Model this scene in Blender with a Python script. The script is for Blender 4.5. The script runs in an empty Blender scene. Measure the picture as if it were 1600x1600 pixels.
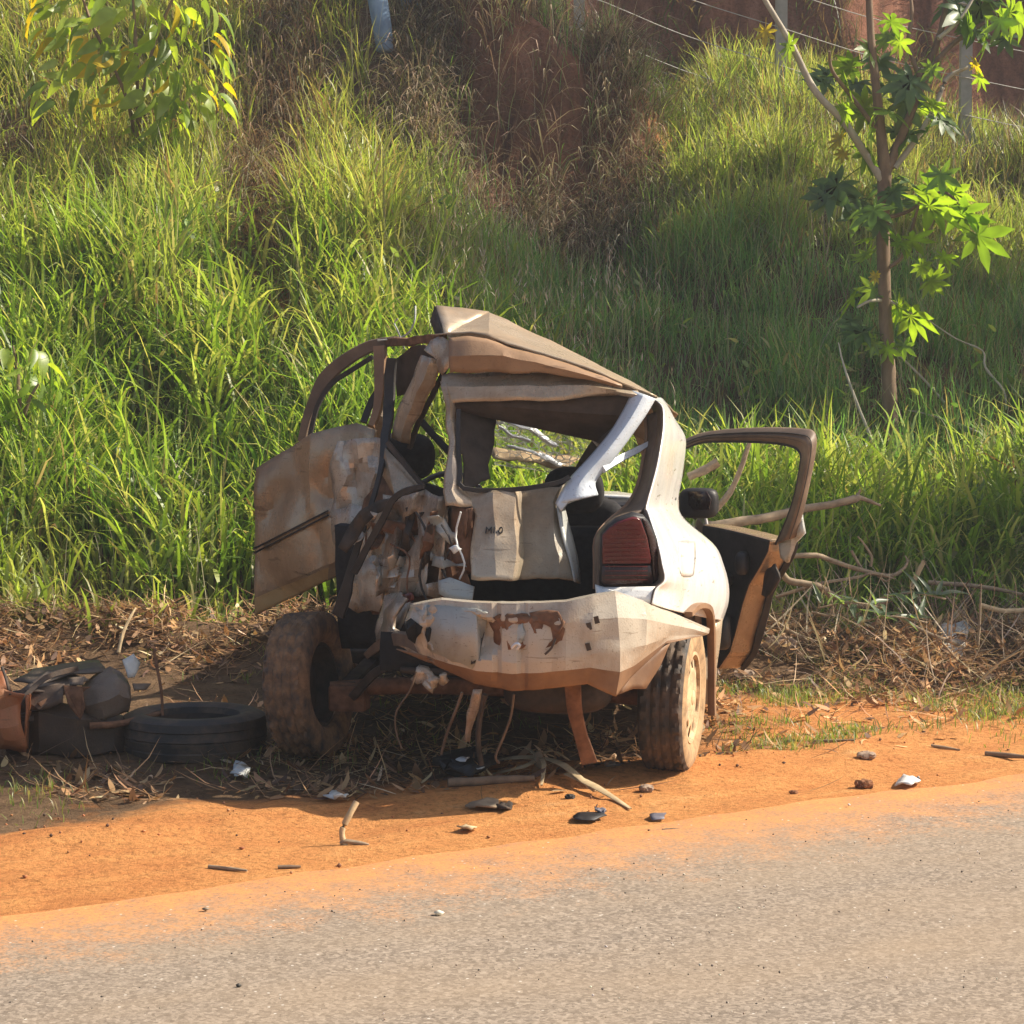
import bpy, bmesh, math, random
import numpy as np
from mathutils import Vector, Matrix, noise as mnoise

random.seed(7)
RNG = np.random.default_rng(11)
SC = bpy.context.scene
COL = SC.collection
R = math.radians

# ------------------------------------------------------------------ camera, sky, sun, exposure
FPX, CAMZ, HORIZ = 3895.0, 1.70, 503.0          # focal length in photo pixels, eye height, horizon row
TILT = math.atan((800 - HORIZ) / FPX)
cam_d = bpy.data.cameras.new('camera')
cam_d.sensor_width = 36.0
cam_d.lens = 36.0 * FPX / 1600.0
cam_d.clip_start, cam_d.clip_end = 0.1, 900.0
cam = bpy.data.objects.new('camera', cam_d)
COL.objects.link(cam)
cam.location = (0, 0, CAMZ)
cam.rotation_euler = (math.pi / 2 - TILT, 0, 0)
SC.camera = cam

SUN_AZ, SUN_EL = R(9.0), R(41.0)               # azimuth measured from +X (picture right) towards +Y (away)
TO_SUN = Vector((math.cos(SUN_EL) * math.cos(SUN_AZ), math.cos(SUN_EL) * math.sin(SUN_AZ), math.sin(SUN_EL)))
world = bpy.data.worlds.new('World')
SC.world = world
world.use_nodes = True
wn = world.node_tree.nodes
sky = wn.new('ShaderNodeTexSky')
sky.sky_type = 'NISHITA'
sky.sun_disc = False
sky.sun_elevation = SUN_EL
sky.sun_rotation = math.pi / 2 - SUN_AZ
sky.dust_density = 3.0
sky.air_density = 1.0
wn['Background'].inputs['Strength'].default_value = 0.094
world.node_tree.links.new(sky.outputs[0], wn['Background'].inputs['Color'])
sun_d = bpy.data.lights.new('sun', 'SUN')
sun_d.energy = 5.0
sun_d.angle = R(0.55)
sun_d.color = (1.0, 0.90, 0.74)
sun = bpy.data.objects.new('sun', sun_d)
COL.objects.link(sun)
sun.rotation_euler = TO_SUN.to_track_quat('Z', 'Y').to_euler()

SC.view_settings.view_transform = 'Standard'
SC.view_settings.look = 'None'
SC.view_settings.gamma = 1.0
SC.view_settings.exposure = 0.72
SC.cycles.use_denoising = True
SC.cycles.max_bounces = 7
SC.cycles.diffuse_bounces = 4
SC.cycles.transmission_bounces = 4
SC.cycles.transparent_max_bounces = 8

# ------------------------------------------------------------------ picture ray helpers (turn a place in the photograph into a place in the world)
CF = Vector((0, math.cos(TILT), -math.sin(TILT)))
CU = Vector((0, math.sin(TILT), math.cos(TILT)))
CP = Vector((0, 0, CAMZ))

def ray(px, py):
    return CF * FPX + Vector((1, 0, 0)) * (px - 800) - CU * (py - 800)

def at(px, py, depth):
    d = ray(px, py)
    return CP + d * (depth / d.y)

def on_ground(px, py, z=0.0):
    d = ray(px, py)
    return CP + d * ((z - CAMZ) / d.z)

def proj(x, y, z):
    """world arrays -> photo pixels"""
    dz = z - CAMZ
    f = y * CF.y + dz * CF.z
    u = y * CU.y + dz * CU.z
    return 800 + FPX * x / f, 800 - FPX * u / f

# ------------------------------------------------------------------ numpy noise
def _hash(i, j, s):
    n = (i.astype(np.int64) * 374761393 + j.astype(np.int64) * 668265263 + s * 1442695041) & 0x7fffffff
    n = ((n ^ (n >> 13)) * 1274126177) & 0x7fffffff
    return ((n ^ (n >> 16)) & 0xffff) / 65535.0

def vn(x, y, s=0):
    x = np.asarray(x, float); y = np.asarray(y, float)
    i = np.floor(x); j = np.floor(y)
    u = x - i; v = y - j
    u = u * u * (3 - 2 * u); v = v * v * (3 - 2 * v)
    a = _hash(i, j, s); b = _hash(i + 1, j, s); c = _hash(i, j + 1, s); d = _hash(i + 1, j + 1, s)
    return (a * (1 - u) + b * u) * (1 - v) + (c * (1 - u) + d * u) * v

def fbm(x, y, s=0, o=4):
    t = 0; a = 0.5; f = 1.0
    for k in range(o):
        t = t + a * (vn(x * f, y * f, s + k * 17) - 0.5)
        a *= 0.5; f *= 2.03
    return t * 2

def sst(a, b, x):
    t = np.clip((np.asarray(x, float) - a) / (b - a), 0, 1)
    return t * t * (3 - 2 * t)

# ------------------------------------------------------------------ road frame and terrain height
RE0, RE1 = on_ground(0, 1432), on_ground(1600, 1212)
RDIR = (RE1 - RE0).normalized()
RNOR = Vector((-RDIR.y, RDIR.x, 0))            # from the road towards the bank

def road_dist(x, y):
    return (x - RE0.x) * RNOR.x + (y - RE0.y) * RNOR.y

def bank_base(x):
    return 12.75 - 0.07 * x + 0.5 * (vn(x * 0.55, x * 0 + 3.1, 5) - 0.5)

def H(x, y):
    x = np.asarray(x, float); y = np.asarray(y, float)
    s = y - bank_base(x)
    rd = road_dist(x, y)
    sp = np.maximum(s, 0)
    k = np.interp(x, [-9, -3, -1, 0.6, 2.4, 4, 9], [.55, .57, .57, .41, .40, .34, .30])
    sc = np.interp(x, [-9, -1.1, -0.3, 1.0, 1.9, 9], [8.8, 8.6, 6.2, 6.2, 9.2, 9.2])
    amp = np.interp(x, [-1.2, -0.5, 0.8, 1.4], [0.0, 1.22, 1.05, 0.0])
    soft = 0.30
    up = np.where(sp < soft, sp * sp / (2 * soft), sp - soft / 2)
    z = k * np.minimum(up, sc) + 0.10 * np.clip(sp - sc, 0, 4)
    jag = 0.42 * fbm(x * 2.3, y * 0.4, 31) + 0.16 * fbm(x * 8, y * 1.5, 32)
    z = z + amp * sst(0, 0.55, sp - sc + jag)
    # spur / hollow relief on the bank
    rel = sst(0.2, 1.5, sp)
    z = z + rel * (0.34 * fbm(x * .55, y * .55, 8) + 0.10 * fbm(x * 2.1, y * 2.1, 9))
    z = z - rel * 0.28 * np.exp(-((x - 0.5) / 0.9) ** 2) * sst(0.5, 3.0, sp) * (1 - sst(5.5, 6.6, sp))
    # bare gully in the left spur
    z = z - 0.17 * np.exp(-((x + 1.68 + 0.05 * (y - 17)) / 0.26) ** 2) * sst(2.9, 3.6, sp) * (1 - sst(8, 9, sp))
    # red cutting behind the fence
    z = z + 7.5 * sst(0, 2.6, y - 24.3 - 0.10 * x - 0.6 * fbm(x * .9, y * .15, 12)) * (1 + 0.12 * fbm(x * 1.4, y * .8, 14))
    # litter berm and the verge
    z = z + 0.17 * np.exp(-((s + 0.25) / 0.55) ** 2) * (0.7 + 0.6 * vn(x * 1.3, y * 1.3, 21))
    verge = sst(0.0, 0.8, rd)
    z = z + verge * (0.035 * fbm(x * 1.7, y * 1.7, 3) + 0.018 * fbm(x * 6, y * 6, 4))
    # wheel-rutted lip along the asphalt
    z = z + 0.022 * np.exp(-((rd - 0.85 - .12 * fbm(x, y, 41)) / 0.13) ** 2)
    al = x * RDIR.x + y * RDIR.y
    z = z + sst(0.05, 0.3, rd) * (1 - sst(1.3, 2.0, rd)) * 0.020 * fbm(al * .5, rd * 7, 43)
    z = z - 0.02 * (1 - sst(-0.4, 0.0, rd))
    return z

def hz(x, y):
    return float(H(np.array([x]), np.array([y]))[0])

def on_terrain(px, py, d0=9.0, d1=30.0):
    """first meeting of a picture ray with the terrain"""
    ds = np.arange(d0, d1, 0.02)
    d = ray(px, py)
    X = d.x / d.y * ds; Z = CAMZ + d.z / d.y * ds
    h = H(X, ds)
    hit = np.nonzero(Z <= h)[0]
    i = hit[0] if len(hit) else len(ds) - 1
    return Vector((float(X[i]), float(ds[i]), float(h[i])))

# ------------------------------------------------------------------ materials
MAT = {}
def new_mat(name):
    m = bpy.data.materials.new(name)
    m.use_nodes = True
    nt = m.node_tree
    for n in list(nt.nodes):
        nt.nodes.remove(n)
    MAT[name] = m
    return m, nt.nodes, nt.links

def ramp(N, stops):
    r = N.new('ShaderNodeValToRGB')
    e = r.color_ramp.elements
    while len(e) < len(stops):
        e.new(0.5)
    for k, (p, c) in enumerate(stops):
        e[k].position = p
        e[k].color = (*c, 1)
    return r

def noise_node(N, L, coord, scale, detail=4, rough=0.55, stretch=None):
    n = N.new('ShaderNodeTexNoise')
    n.inputs['Scale'].default_value = scale
    n.inputs['Detail'].default_value = detail
    n.inputs['Roughness'].default_value = rough
    if stretch:
        mp = N.new('ShaderNodeMapping')
        mp.inputs['Scale'].default_value = stretch
        L.new(coord, mp.inputs['Vector'])
        coord = mp.outputs[0]
    L.new(coord, n.inputs['Vector'])
    return n

def mixc(N, L, fac, a, b, mode='MIX'):
    m = N.new('ShaderNodeMix')
    m.data_type = 'RGBA'
    m.blend_type = mode
    for sock, v in ((m.inputs[0], fac), (m.inputs[6], a), (m.inputs[7], b)):
        if hasattr(v, 'is_output') or isinstance(v, bpy.types.NodeSocket):
            L.new(v, sock)
        elif isinstance(v, (tuple, list)):
            sock.default_value = (*v, 1)
        else:
            sock.default_value = v
    return m.outputs[2]

def pbsdf(N, L, color, rough=0.6, metal=0.0, spec=0.5, bump=None, bstr=0.3, bdist=0.01):
    b = N.new('ShaderNodeBsdfPrincipled')
    o = N.new('ShaderNodeOutputMaterial')
    if isinstance(color, bpy.types.NodeSocket): L.new(color, b.inputs['Base Color'])
    else: b.inputs['Base Color'].default_value = (*color, 1)
    if isinstance(rough, bpy.types.NodeSocket): L.new(rough, b.inputs['Roughness'])
    else: b.inputs['Roughness'].default_value = rough
    b.inputs['Metallic'].default_value = metal
    b.inputs['Specular IOR Level'].default_value = spec
    if bump is not None:
        bn = N.new('ShaderNodeBump')
        bn.inputs['Strength'].default_value = bstr
        bn.inputs['Distance'].default_value = bdist
        L.new(bump, bn.inputs['Height'])
        L.new(bn.outputs[0], b.inputs['Normal'])
    L.new(b.outputs[0], o.inputs['Surface'])
    return b

def math_node(N, L, op, a, b=None, clamp=False):
    m = N.new('ShaderNodeMath')
    m.operation = op
    m.use_clamp = clamp
    for i, v in enumerate((a, b)):
        if v is None: continue
        if isinstance(v, bpy.types.NodeSocket): L.new(v, m.inputs[i])
        else: m.inputs[i].default_value = v
    return m.outputs[0]

def simple(name, c1, c2, scale=12, rough=0.7, metal=0.0, spec=0.4, bstr=0.25, bdist=0.004, stretch=None):
    m, N, L = new_mat(name)
    tc = N.new('ShaderNodeTexCoord').outputs['Object']
    n = noise_node(N, L, tc, scale, 5, 0.6, stretch)
    r = ramp(N, [(0.32, c1), (0.68, c2)])
    L.new(n.outputs[0], r.inputs[0])
    n2 = noise_node(N, L, tc, scale * 6, 4, 0.6, stretch)
    pbsdf(N, L, r.outputs[0], rough, metal, spec, n2.outputs[0], bstr, bdist)
    return m

def dusty(name, paint, dust, amount, rough=0.35, metal=0.0, scale=4.0, rust=0.0, spec=0.5, coat=0.0):
    """body colour under a film of road dust, smeared and scratched"""
    m, N, L = new_mat(name)
    tc = N.new('ShaderNodeTexCoord').outputs['Object']
    a = noise_node(N, L, tc, scale, 6, 0.62)
    b = noise_node(N, L, tc, scale * 2.2, 5, 0.7, (1.0, 1.0, 0.25))
    s = math_node(N, L, 'ADD', math_node(N, L, 'MULTIPLY', a.outputs[0], 0.65), math_node(N, L, 'MULTIPLY', b.outputs[0], 0.35))
    lo = 0.63 - 0.33 * amount
    r = ramp(N, [(lo, (0, 0, 0)), (lo + 0.16, (1, 1, 1))])
    L.new(s, r.inputs[0])
    f = math_node(N, L, 'MULTIPLY', r.outputs[0], 0.35 + 0.6 * min(1, amount), True)
    dn = noise_node(N, L, tc, scale * 1.7, 6, 0.7)
    dr_ = ramp(N, [(0.30, tuple(c * 0.5 for c in dust)), (0.52, dust), (0.74, tuple(min(1, c * 1.35) for c in dust))])
    L.new(dn.outputs[0], dr_.inputs[0])
    dcol = dr_.outputs[0]
    col = mixc(N, L, f, paint, dcol)
    if rust > 0:
        rn = noise_node(N, L, tc, scale * 3.1, 6, 0.7)
        rr = ramp(N, [(0.70 - rust * 0.3, (0, 0, 0)), (0.76 - rust * 0.3, (1, 1, 1))])
        L.new(rn.outputs[0], rr.inputs[0])
        col = mixc(N, L, rr.outputs[0], col, (0.14, 0.06, 0.028))
    ro = math_node(N, L, 'ADD', math_node(N, L, 'MULTIPLY', f, 0.28), rough, True)
    # stone chips, scratches and small dents
    sc_ = noise_node(N, L, tc, scale * 4, 3, 0.5, (0.4, 1.0, 5.0))
    sr = ramp(N, [(0.66, (0, 0, 0)), (0.69, (1, 1, 1))]); L.new(sc_.outputs[0], sr.inputs[0])
    sp_ = noise_node(N, L, tc, 150, 2, 0.5)
    spr = ramp(N, [(0.66, (0, 0, 0)), (0.70, (1, 1, 1))]); L.new(sp_.outputs[0], spr.inputs[0])
    col = mixc(N, L, math_node(N, L, 'MULTIPLY', sr.outputs[0], 0.45), col, tuple(c * 0.35 for c in dust))
    col = mixc(N, L, math_node(N, L, 'MULTIPLY', spr.outputs[0], 0.5), col, tuple(c * 0.4 for c in dust))
    dent = noise_node(N, L, tc, 7.0, 2, 0.4)
    hh = math_node(N, L, 'ADD', math_node(N, L, 'MULTIPLY', dent.outputs[0], 8.0), sp_.outputs[0])
    bs = pbsdf(N, L, col, ro, metal, spec, hh, 0.25, 0.004)
    bs.inputs['Coat Weight'].default_value = coat
    return m

def leafy(name, attr='tint', trans=0.45, gloss=0.07, sat_t=(1.5, 1.55, 0.8), grough=0.45):
    """thin leaf: diffuse front plus light let through; colour from the mesh's own per-blade tint"""
    m, N, L = new_mat(name)
    at_ = N.new('ShaderNodeAttribute')
    at_.attribute_name = attr
    d = N.new('ShaderNodeBsdfDiffuse')
    t = N.new('ShaderNodeBsdfTranslucent')
    g = N.new('ShaderNodeBsdfGlossy')
    g.inputs['Roughness'].default_value = grough
    g.inputs['Color'].default_value = (1, 1, 1, 1)
    L.new(at_.outputs['Color'], d.inputs['Color'])
    L.new(mixc(N, L, 1.0, at_.outputs['Color'], sat_t, 'MULTIPLY'), t.inputs['Color'])
    m1 = N.new('ShaderNodeMixShader'); m1.inputs[0].default_value = trans
    m2 = N.new('ShaderNodeMixShader'); m2.inputs[0].default_value = gloss
    L.new(d.outputs[0], m1.inputs[1]); L.new(t.outputs[0], m1.inputs[2])
    L.new(m1.outputs[0], m2.inputs[1]); L.new(g.outputs[0], m2.inputs[2])
    o = N.new('ShaderNodeOutputMaterial')
    L.new(m2.outputs[0], o.inputs['Surface'])
    return m

# ------------------------------------------------------------------ object helpers
def tag(o, label=None, cat=None, group=None, kind=None):
    if label: o['label'] = label
    if cat: o['category'] = cat
    if group: o['group'] = group
    if kind: o['kind'] = kind
    return o

def empty(name, loc=(0, 0, 0), rz=0.0):
    o = bpy.data.objects.new(name, None)
    COL.objects.link(o)
    o.location = loc
    o.rotation_euler = (0, 0, rz)
    o.empty_display_size = 0.1
    return o

def link(name, me, mat, parent=None):
    o = bpy.data.objects.new(name, me)
    COL.objects.link(o)
    if parent is not None: o.parent = parent
    if mat is not None and not me.materials:
        for mm in (mat if isinstance(mat, (list, tuple)) else [mat]):
            me.materials.append(MAT[mm] if isinstance(mm, str) else mm)
    return o

def smooth(me, angle=40):
    me.shade_smooth()
    try:
        me.set_sharp_from_angle(angle=R(angle))
    except Exception:
        pass

def mesh_np(name, V, quads=None, tris=None, tint=None):
    """fast mesh from numpy arrays"""
    me = bpy.data.meshes.new(name)
    V = np.ascontiguousarray(V, np.float32)
    parts = []; tot = []
    if quads is not None and len(quads): parts.append(quads.reshape(-1)); tot.append(np.full(len(quads), 4))
    if tris is not None and len(tris): parts.append(tris.reshape(-1)); tot.append(np.full(len(tris), 3))
    loops = np.concatenate(parts).astype(np.int32)
    tot = np.concatenate(tot).astype(np.int32)
    start = np.concatenate(([0], np.cumsum(tot)[:-1])).astype(np.int32)
    me.vertices.add(len(V)); me.vertices.foreach_set('co', V.reshape(-1))
    me.loops.add(len(loops)); me.loops.foreach_set('vertex_index', loops)
    me.polygons.add(len(tot)); me.polygons.foreach_set('loop_start', start)
    me.update(calc_edges=True)
    if tint is not None:
        a = me.attributes.new('tint', 'FLOAT_COLOR', 'POINT')
        c = np.ones((len(V), 4), np.float32); c[:, :3] = tint
        a.data.foreach_set('color', c.reshape(-1))
    return me

def mesh_py(name, verts, faces):
    me = bpy.data.meshes.new(name)
    me.from_pydata([tuple(v) for v in verts], [], [tuple(f) for f in faces])
    me.update()
    return me
# ------------------------------------------------------------------ ground, bank and road
def axis(a, b, step, lo, hi):
    fine = np.arange(a, b + 1e-6, step)
    up = []; p = b; d = step
    while p < hi:
        d *= 1.35; p += d; up.append(p)
    dn = []; p = a; d = step
    while p > lo:
        d *= 1.35; p -= d; dn.append(p)
    return np.array(dn[::-1] + list(fine) + up)

def soil_material():
    m, N, L = new_mat('red_soil')
    geo = N.new('ShaderNodeNewGeometry')
    P = geo.outputs['Position']
    big = noise_node(N, L, P, 0.9, 5, 0.6)
    med = noise_node(N, L, P, 5.0, 6, 0.65)
    fine = noise_node(N, L, P, 38.0, 6, 0.8)
    c = ramp(N, [(0.30, (0.26, 0.10, 0.038)), (0.43, (0.52, 0.21, 0.070)), (0.56, (0.60, 0.275, 0.095)), (0.72, (0.68, 0.40, 0.19))])
    rut_m = N.new('ShaderNodeMapping'); rut_m.inputs['Rotation'].default_value = (0, 0, -math.atan2(RDIR.y, RDIR.x)); rut_m.inputs['Scale'].default_value = (0.35, 5.0, 1)
    rut_v = N.new('ShaderNodeMapping'); rut_v.inputs['Rotation'].default_value = (0, 0, -math.atan2(RDIR.y, RDIR.x))
    L.new(P, rut_v.inputs['Vector'])
    rut_s = N.new('ShaderNodeMapping'); rut_s.inputs['Scale'].default_value = (0.5, 6.0, 1.0); L.new(rut_v.outputs[0], rut_s.inputs['Vector'])
    rut = noise_node(N, L, rut_s.outputs[0], 1.6, 6, 0.65)
    N.remove(rut_m)
    s = math_node(N, L, 'ADD', math_node(N, L, 'MULTIPLY', big.outputs[0], 0.3), math_node(N, L, 'MULTIPLY', med.outputs[0], 0.35))
    s = math_node(N, L, 'ADD', s, math_node(N, L, 'MULTIPLY', rut.outputs[0], 0.35))
    L.new(s, c.inputs[0])
    # humus and trodden dead matter on the bank and flat, also painting in the car's shadow
    sep = N.new('ShaderNodeSeparateXYZ'); L.new(P, sep.inputs[0])
    att = N.new('ShaderNodeAttribute'); att.attribute_name = 'humus_shade'
    hum_shade = ramp(N, [(0.3, (0.075, 0.045, 0.026)), (0.7, (0.20, 0.125, 0.07))])
    L.new(med.outputs[0], hum_shade.inputs[0])
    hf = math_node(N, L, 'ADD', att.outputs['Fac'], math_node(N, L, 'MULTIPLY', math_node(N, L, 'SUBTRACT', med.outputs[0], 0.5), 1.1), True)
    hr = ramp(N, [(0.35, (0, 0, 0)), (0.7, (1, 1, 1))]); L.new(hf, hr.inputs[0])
    col = mixc(N, L, hr.outputs[0], c.outputs[0], hum_shade.outputs[0])
    # raw red earth of the cutting
    a2 = N.new('ShaderNodeAttribute'); a2.attribute_name = 'cliff'
    streak = noise_node(N, L, P, 3.0, 6, 0.65, (1.6, 1.0, 0.35))
    cl = ramp(N, [(0.3, (0.075, 0.040, 0.028)), (0.52, (0.22, 0.100, 0.062)), (0.75, (0.36, 0.19, 0.13))])
    L.new(streak.outputs[0], cl.inputs[0])
    col = mixc(N, L, a2.outputs['Fac'], col, cl.outputs[0])
    f2 = ramp(N, [(0.32, (0.55, 0.52, 0.50)), (0.5, (1.08, 1.08, 1.06)), (0.7, (1.3, 1.3, 1.3))]); L.new(fine.outputs[0], f2.inputs[0])
    col = mixc(N, L, 1.0, col, f2.outputs[0], 'MULTIPLY')
    h = math_node(N, L, 'ADD', fine.outputs[0], math_node(N, L, 'MULTIPLY', med.outputs[0], 2.0))
    pbsdf(N, L, col, 0.95, 0, 0.15, h, 0.8, 0.03)
    return m
soil_material()

gx = axis(-6.5, 7.5, 0.07, -260, 260)
gy = axis(6.0, 27.0, 0.07, -160, 420)
GX, GY = np.meshgrid(gx, gy)
GZ = H(GX, GY)
nx, ny = len(gx), len(gy)
idx = np.arange(nx * ny).reshape(ny, nx)
Q = np.stack([idx[:-1, :-1], idx[:-1, 1:], idx[1:, 1:], idx[1:, :-1]], -1).reshape(-1, 4)
gme = mesh_np('ground', np.stack([GX, GY, GZ], -1).reshape(-1, 3), Q)
sG = (GY - bank_base(GX))
rdG = road_dist(GX, GY)
hum_shade = sst(-1.9, -0.9, sG) * (1 - 0.55 * sst(6.3, 6.9, sG))
hum_shade = np.maximum(hum_shade, (0.35 + 0.45 * (1 - sst(0.55, 0.9, GX))) * sst(0.80, 1.35, rdG + 0.30 * fbm(GX * 2, GY * 2, 19)) * (1 - 0.5 * sst(1.0, 1.6, GX)))  # darkens trodden soil around the car, painting in part of its shadow
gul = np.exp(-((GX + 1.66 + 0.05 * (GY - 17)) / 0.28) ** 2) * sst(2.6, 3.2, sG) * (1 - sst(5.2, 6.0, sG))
hum_shade = hum_shade * (1 - 0.9 * gul)
cl = sst(22.8, 23.8, GY) + 0.85 * sst(5.6, 6.1, sG) * (1 - sst(7.2, 7.7, sG)) * np.interp(GX, [-1.2, -.6, .9, 1.3], [0, 1, 1, 0])
for nm, arr in (('humus_shade', hum_shade), ('cliff', np.clip(cl, 0, 1))):
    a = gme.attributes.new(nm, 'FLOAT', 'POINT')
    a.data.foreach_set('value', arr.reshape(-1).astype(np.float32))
gme.shade_smooth()
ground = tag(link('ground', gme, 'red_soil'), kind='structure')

def road_material():
    m, N, L = new_mat('worn_asphalt')
    tc = N.new('ShaderNodeTexCoord').outputs['Object']
    sep = N.new('ShaderNodeSeparateXYZ'); L.new(tc, sep.inputs[0])
    big = noise_node(N, L, tc, 1.1, 5, 0.6, (0.5, 1.4, 1))
    med = noise_node(N, L, tc, 6.0, 5, 0.65)
    vor = N.new('ShaderNodeTexVoronoi'); vor.inputs['Scale'].default_value = 85; L.new(tc, vor.inputs['Vector'])
    vor2 = N.new('ShaderNodeTexVoronoi'); vor2.inputs['Scale'].default_value = 34; L.new(tc, vor2.inputs['Vector'])
    fine = noise_node(N, L, tc, 95, 6, 0.8)
    st = ramp(N, [(0.28, (0.06, 0.051, 0.045)), (0.48, (0.20, 0.166, 0.136)), (0.70, (0.44, 0.37, 0.30))])
    mixv = math_node(N, L, 'ADD', math_node(N, L, 'MULTIPLY', fine.outputs[0], 0.72), math_node(N, L, 'MULTIPLY', vor.outputs['Color'], 0.28))
    L.new(mixv, st.inputs[0])
    # tan dust trodden into the surface, thicker towards the verge
    d = math_node(N, L, 'ADD', math_node(N, L, 'MULTIPLY', sep.outputs['Y'], 0.85), 0.98)
    dn = math_node(N, L, 'ADD', d, math_node(N, L, 'MULTIPLY', math_node(N, L, 'SUBTRACT', med.outputs[0], 0.5), 0.9))
    dn = math_node(N, L, 'ADD', dn, math_node(N, L, 'MULTIPLY', math_node(N, L, 'SUBTRACT', fine.outputs[0], 0.5), 1.5))
    er = ramp(N, [(0.45, (0, 0, 0)), (1.0, (1, 1, 1))]); L.new(dn, er.inputs[0])
    br = ramp(N, [(0.30, (0.10, 0.10, 0.10)), (0.70, (0.55, 0.55, 0.55))]); L.new(big.outputs[0], br.inputs[0])
    dust = mixc(N, L, med.outputs[0], (0.31, 0.225, 0.145), (0.41, 0.30, 0.195))
    col = mixc(N, L, br.outputs[0], st.outputs[0], dust)
    fr2 = ramp(N, [(0.32, (0.60, 0.57, 0.55)), (0.5, (1.05, 1.05, 1.03)), (0.7, (1.25, 1.25, 1.25))]); L.new(fine.outputs[0], fr2.inputs[0])
    soil = mixc(N, L, 1.0, mixc(N, L, med.outputs[0], (0.44, 0.17, 0.055), (0.62, 0.30, 0.11)), fr2.outputs[0], 'MULTIPLY')
    col = mixc(N, L, er.outputs[0], col, soil)
    # pale chips
    w = ramp(N, [(0.10, (1, 1, 1)), (0.16, (0, 0, 0))]); L.new(vor2.outputs['Distance'], w.inputs[0])
    keep = ramp(N, [(0.70, (0, 0, 0)), (0.74, (1, 1, 1))]); L.new(vor2.outputs['Color'], keep.inputs[0])
    col = mixc(N, L, math_node(N, L, 'MULTIPLY', w.outputs[0], keep.outputs[0]), col, (0.62, 0.57, 0.5))
    h = math_node(N, L, 'ADD', math_node(N, L, 'MULTIPLY', vor.outputs['Distance'], 1.2), fine.outputs[0])
    pbsdf(N, L, col, 0.9, 0, 0.25, fine.outputs[0], 0.35, 0.006)
    return m
road_material()

rx = axis(-5.0, 9.0, 0.10, -250, 250)
ry = np.concatenate([np.linspace(-8.4, -2.0, 14), np.linspace(-1.9, 0, 24)])
RX, RY = np.meshgrid(rx, ry)
edge = 0.06 * fbm(RX * 0.8, RX * 0 + 2.2, 61) + 0.05 * fbm(RX * 5, RX * 0 + 1.2, 62)
RYY = RY + edge * sst(-2.0, 0.0, RY)
RZ = 0.004 + 0.012 * fbm(RX * .6, RYY * .6, 63) * (1 - sst(-0.6, 0, RY)) + 0.0 * RX
nx, ny = len(rx), len(ry)
idx = np.arange(nx * ny).reshape(ny, nx)
Q = np.stack([idx[:-1, :-1], idx[:-1, 1:], idx[1:, 1:], idx[1:, :-1]], -1).reshape(-1, 4)
rme = mesh_np('road', np.stack([RX, RYY, RZ], -1).reshape(-1, 3), Q)
rme.shade_smooth()
road = tag(link('road', rme, 'worn_asphalt'), kind='structure')
road.location = RE0
road.rotation_euler = (0, 0, math.atan2(RDIR.y, RDIR.x))

# ------------------------------------------------------------------ grass
leafy('grass_leaf', trans=0.5, gloss=0.035)
leafy('dry_straw', trans=0.25, gloss=0.03, sat_t=(1.1, 1.05, 0.9), grough=0.6)

def blades(P, az, length, width, bend, lean, c0, c1, seg=4, droop=1.0):
    """ribbons: root points P (n,3), heading az, arching over by bend; tint from c0 (root) to c1 (tip)"""
    n = len(P)
    t = np.linspace(0, 1, seg + 1)[None, :]
    ang = lean[:, None] + bend[:, None] * t ** 1.4            # angle from vertical along the blade
    ds = length[:, None] / seg
    ux = np.sin(ang) * ds; uz = np.cos(ang) * ds
    hx = np.concatenate([np.zeros((n, 1)), np.cumsum(ux[:, :-1], 1)], 1)
    hzz = np.concatenate([np.zeros((n, 1)), np.cumsum(uz[:, :-1], 1)], 1)
    tw = az[:, None] + 0.5 * (RNG.random((n, 1)) - 0.5) * t
    C = np.stack([P[:, 0:1] + hx * np.cos(tw), P[:, 1:2] + hx * np.sin(tw), P[:, 2:3] + hzz * droop], -1)
    w = width[:, None] * np.interp(t, [0, .25, .7, 1], [.55, 1, .75, 0.0])
    roll = az + (RNG.random(n) - 0.5) * 1.6 + math.pi / 2
    side = np.stack([np.cos(roll), np.sin(roll), (RNG.random(n) - .5) * .5], -1)[:, None, :]
    Lf = C[:, :-1] - side * w[:, :-1, None] / 2
    Rt = C[:, :-1] + side * w[:, :-1, None] / 2
    per = 2 * seg + 1
    V = np.empty((n, per, 3), np.float32)
    V[:, 0:2 * seg:2] = Lf; V[:, 1:2 * seg:2] = Rt; V[:, -1] = C[:, -1]
    base = (np.arange(n) * per)[:, None]
    q = []
    for k in range(seg - 1):
        q.append(np.stack([base[:, 0] + 2 * k, base[:, 0] + 2 * k + 1, base[:, 0] + 2 * k + 3, base[:, 0] + 2 * k + 2], -1))
    quads = np.concatenate(q)
    tris = np.stack([base[:, 0] + 2 * seg - 2, base[:, 0] + 2 * seg - 1, base[:, 0] + 2 * seg], -1)
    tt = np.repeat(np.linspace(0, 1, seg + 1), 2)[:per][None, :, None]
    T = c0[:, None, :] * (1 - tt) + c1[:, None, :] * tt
    return V.reshape(-1, 3), quads, tris, T.reshape(-1, 3)

def join(parts):
    off = 0; V = []; Qs = []; Ts = []; C = []
    for v, q, t, c in parts:
        V.append(v); Qs.append(q + off); Ts.append(t + off); C.append(c); off += len(v)
    return np.concatenate(V), np.concatenate(Qs), np.concatenate(Ts), np.concatenate(C)

def scatter(n, x0, x1, y0, y1):
    x = RNG.uniform(x0, x1, n); y = RNG.uniform(y0, y1, n)
    return x, y

def view_cull(x, y, z, mx=260, top=-260, bot=1750):
    px, py = proj(x, y, z)
    return (px > -mx) & (px < 1600 + mx) & (py > top) & (py < bot), px, py

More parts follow.
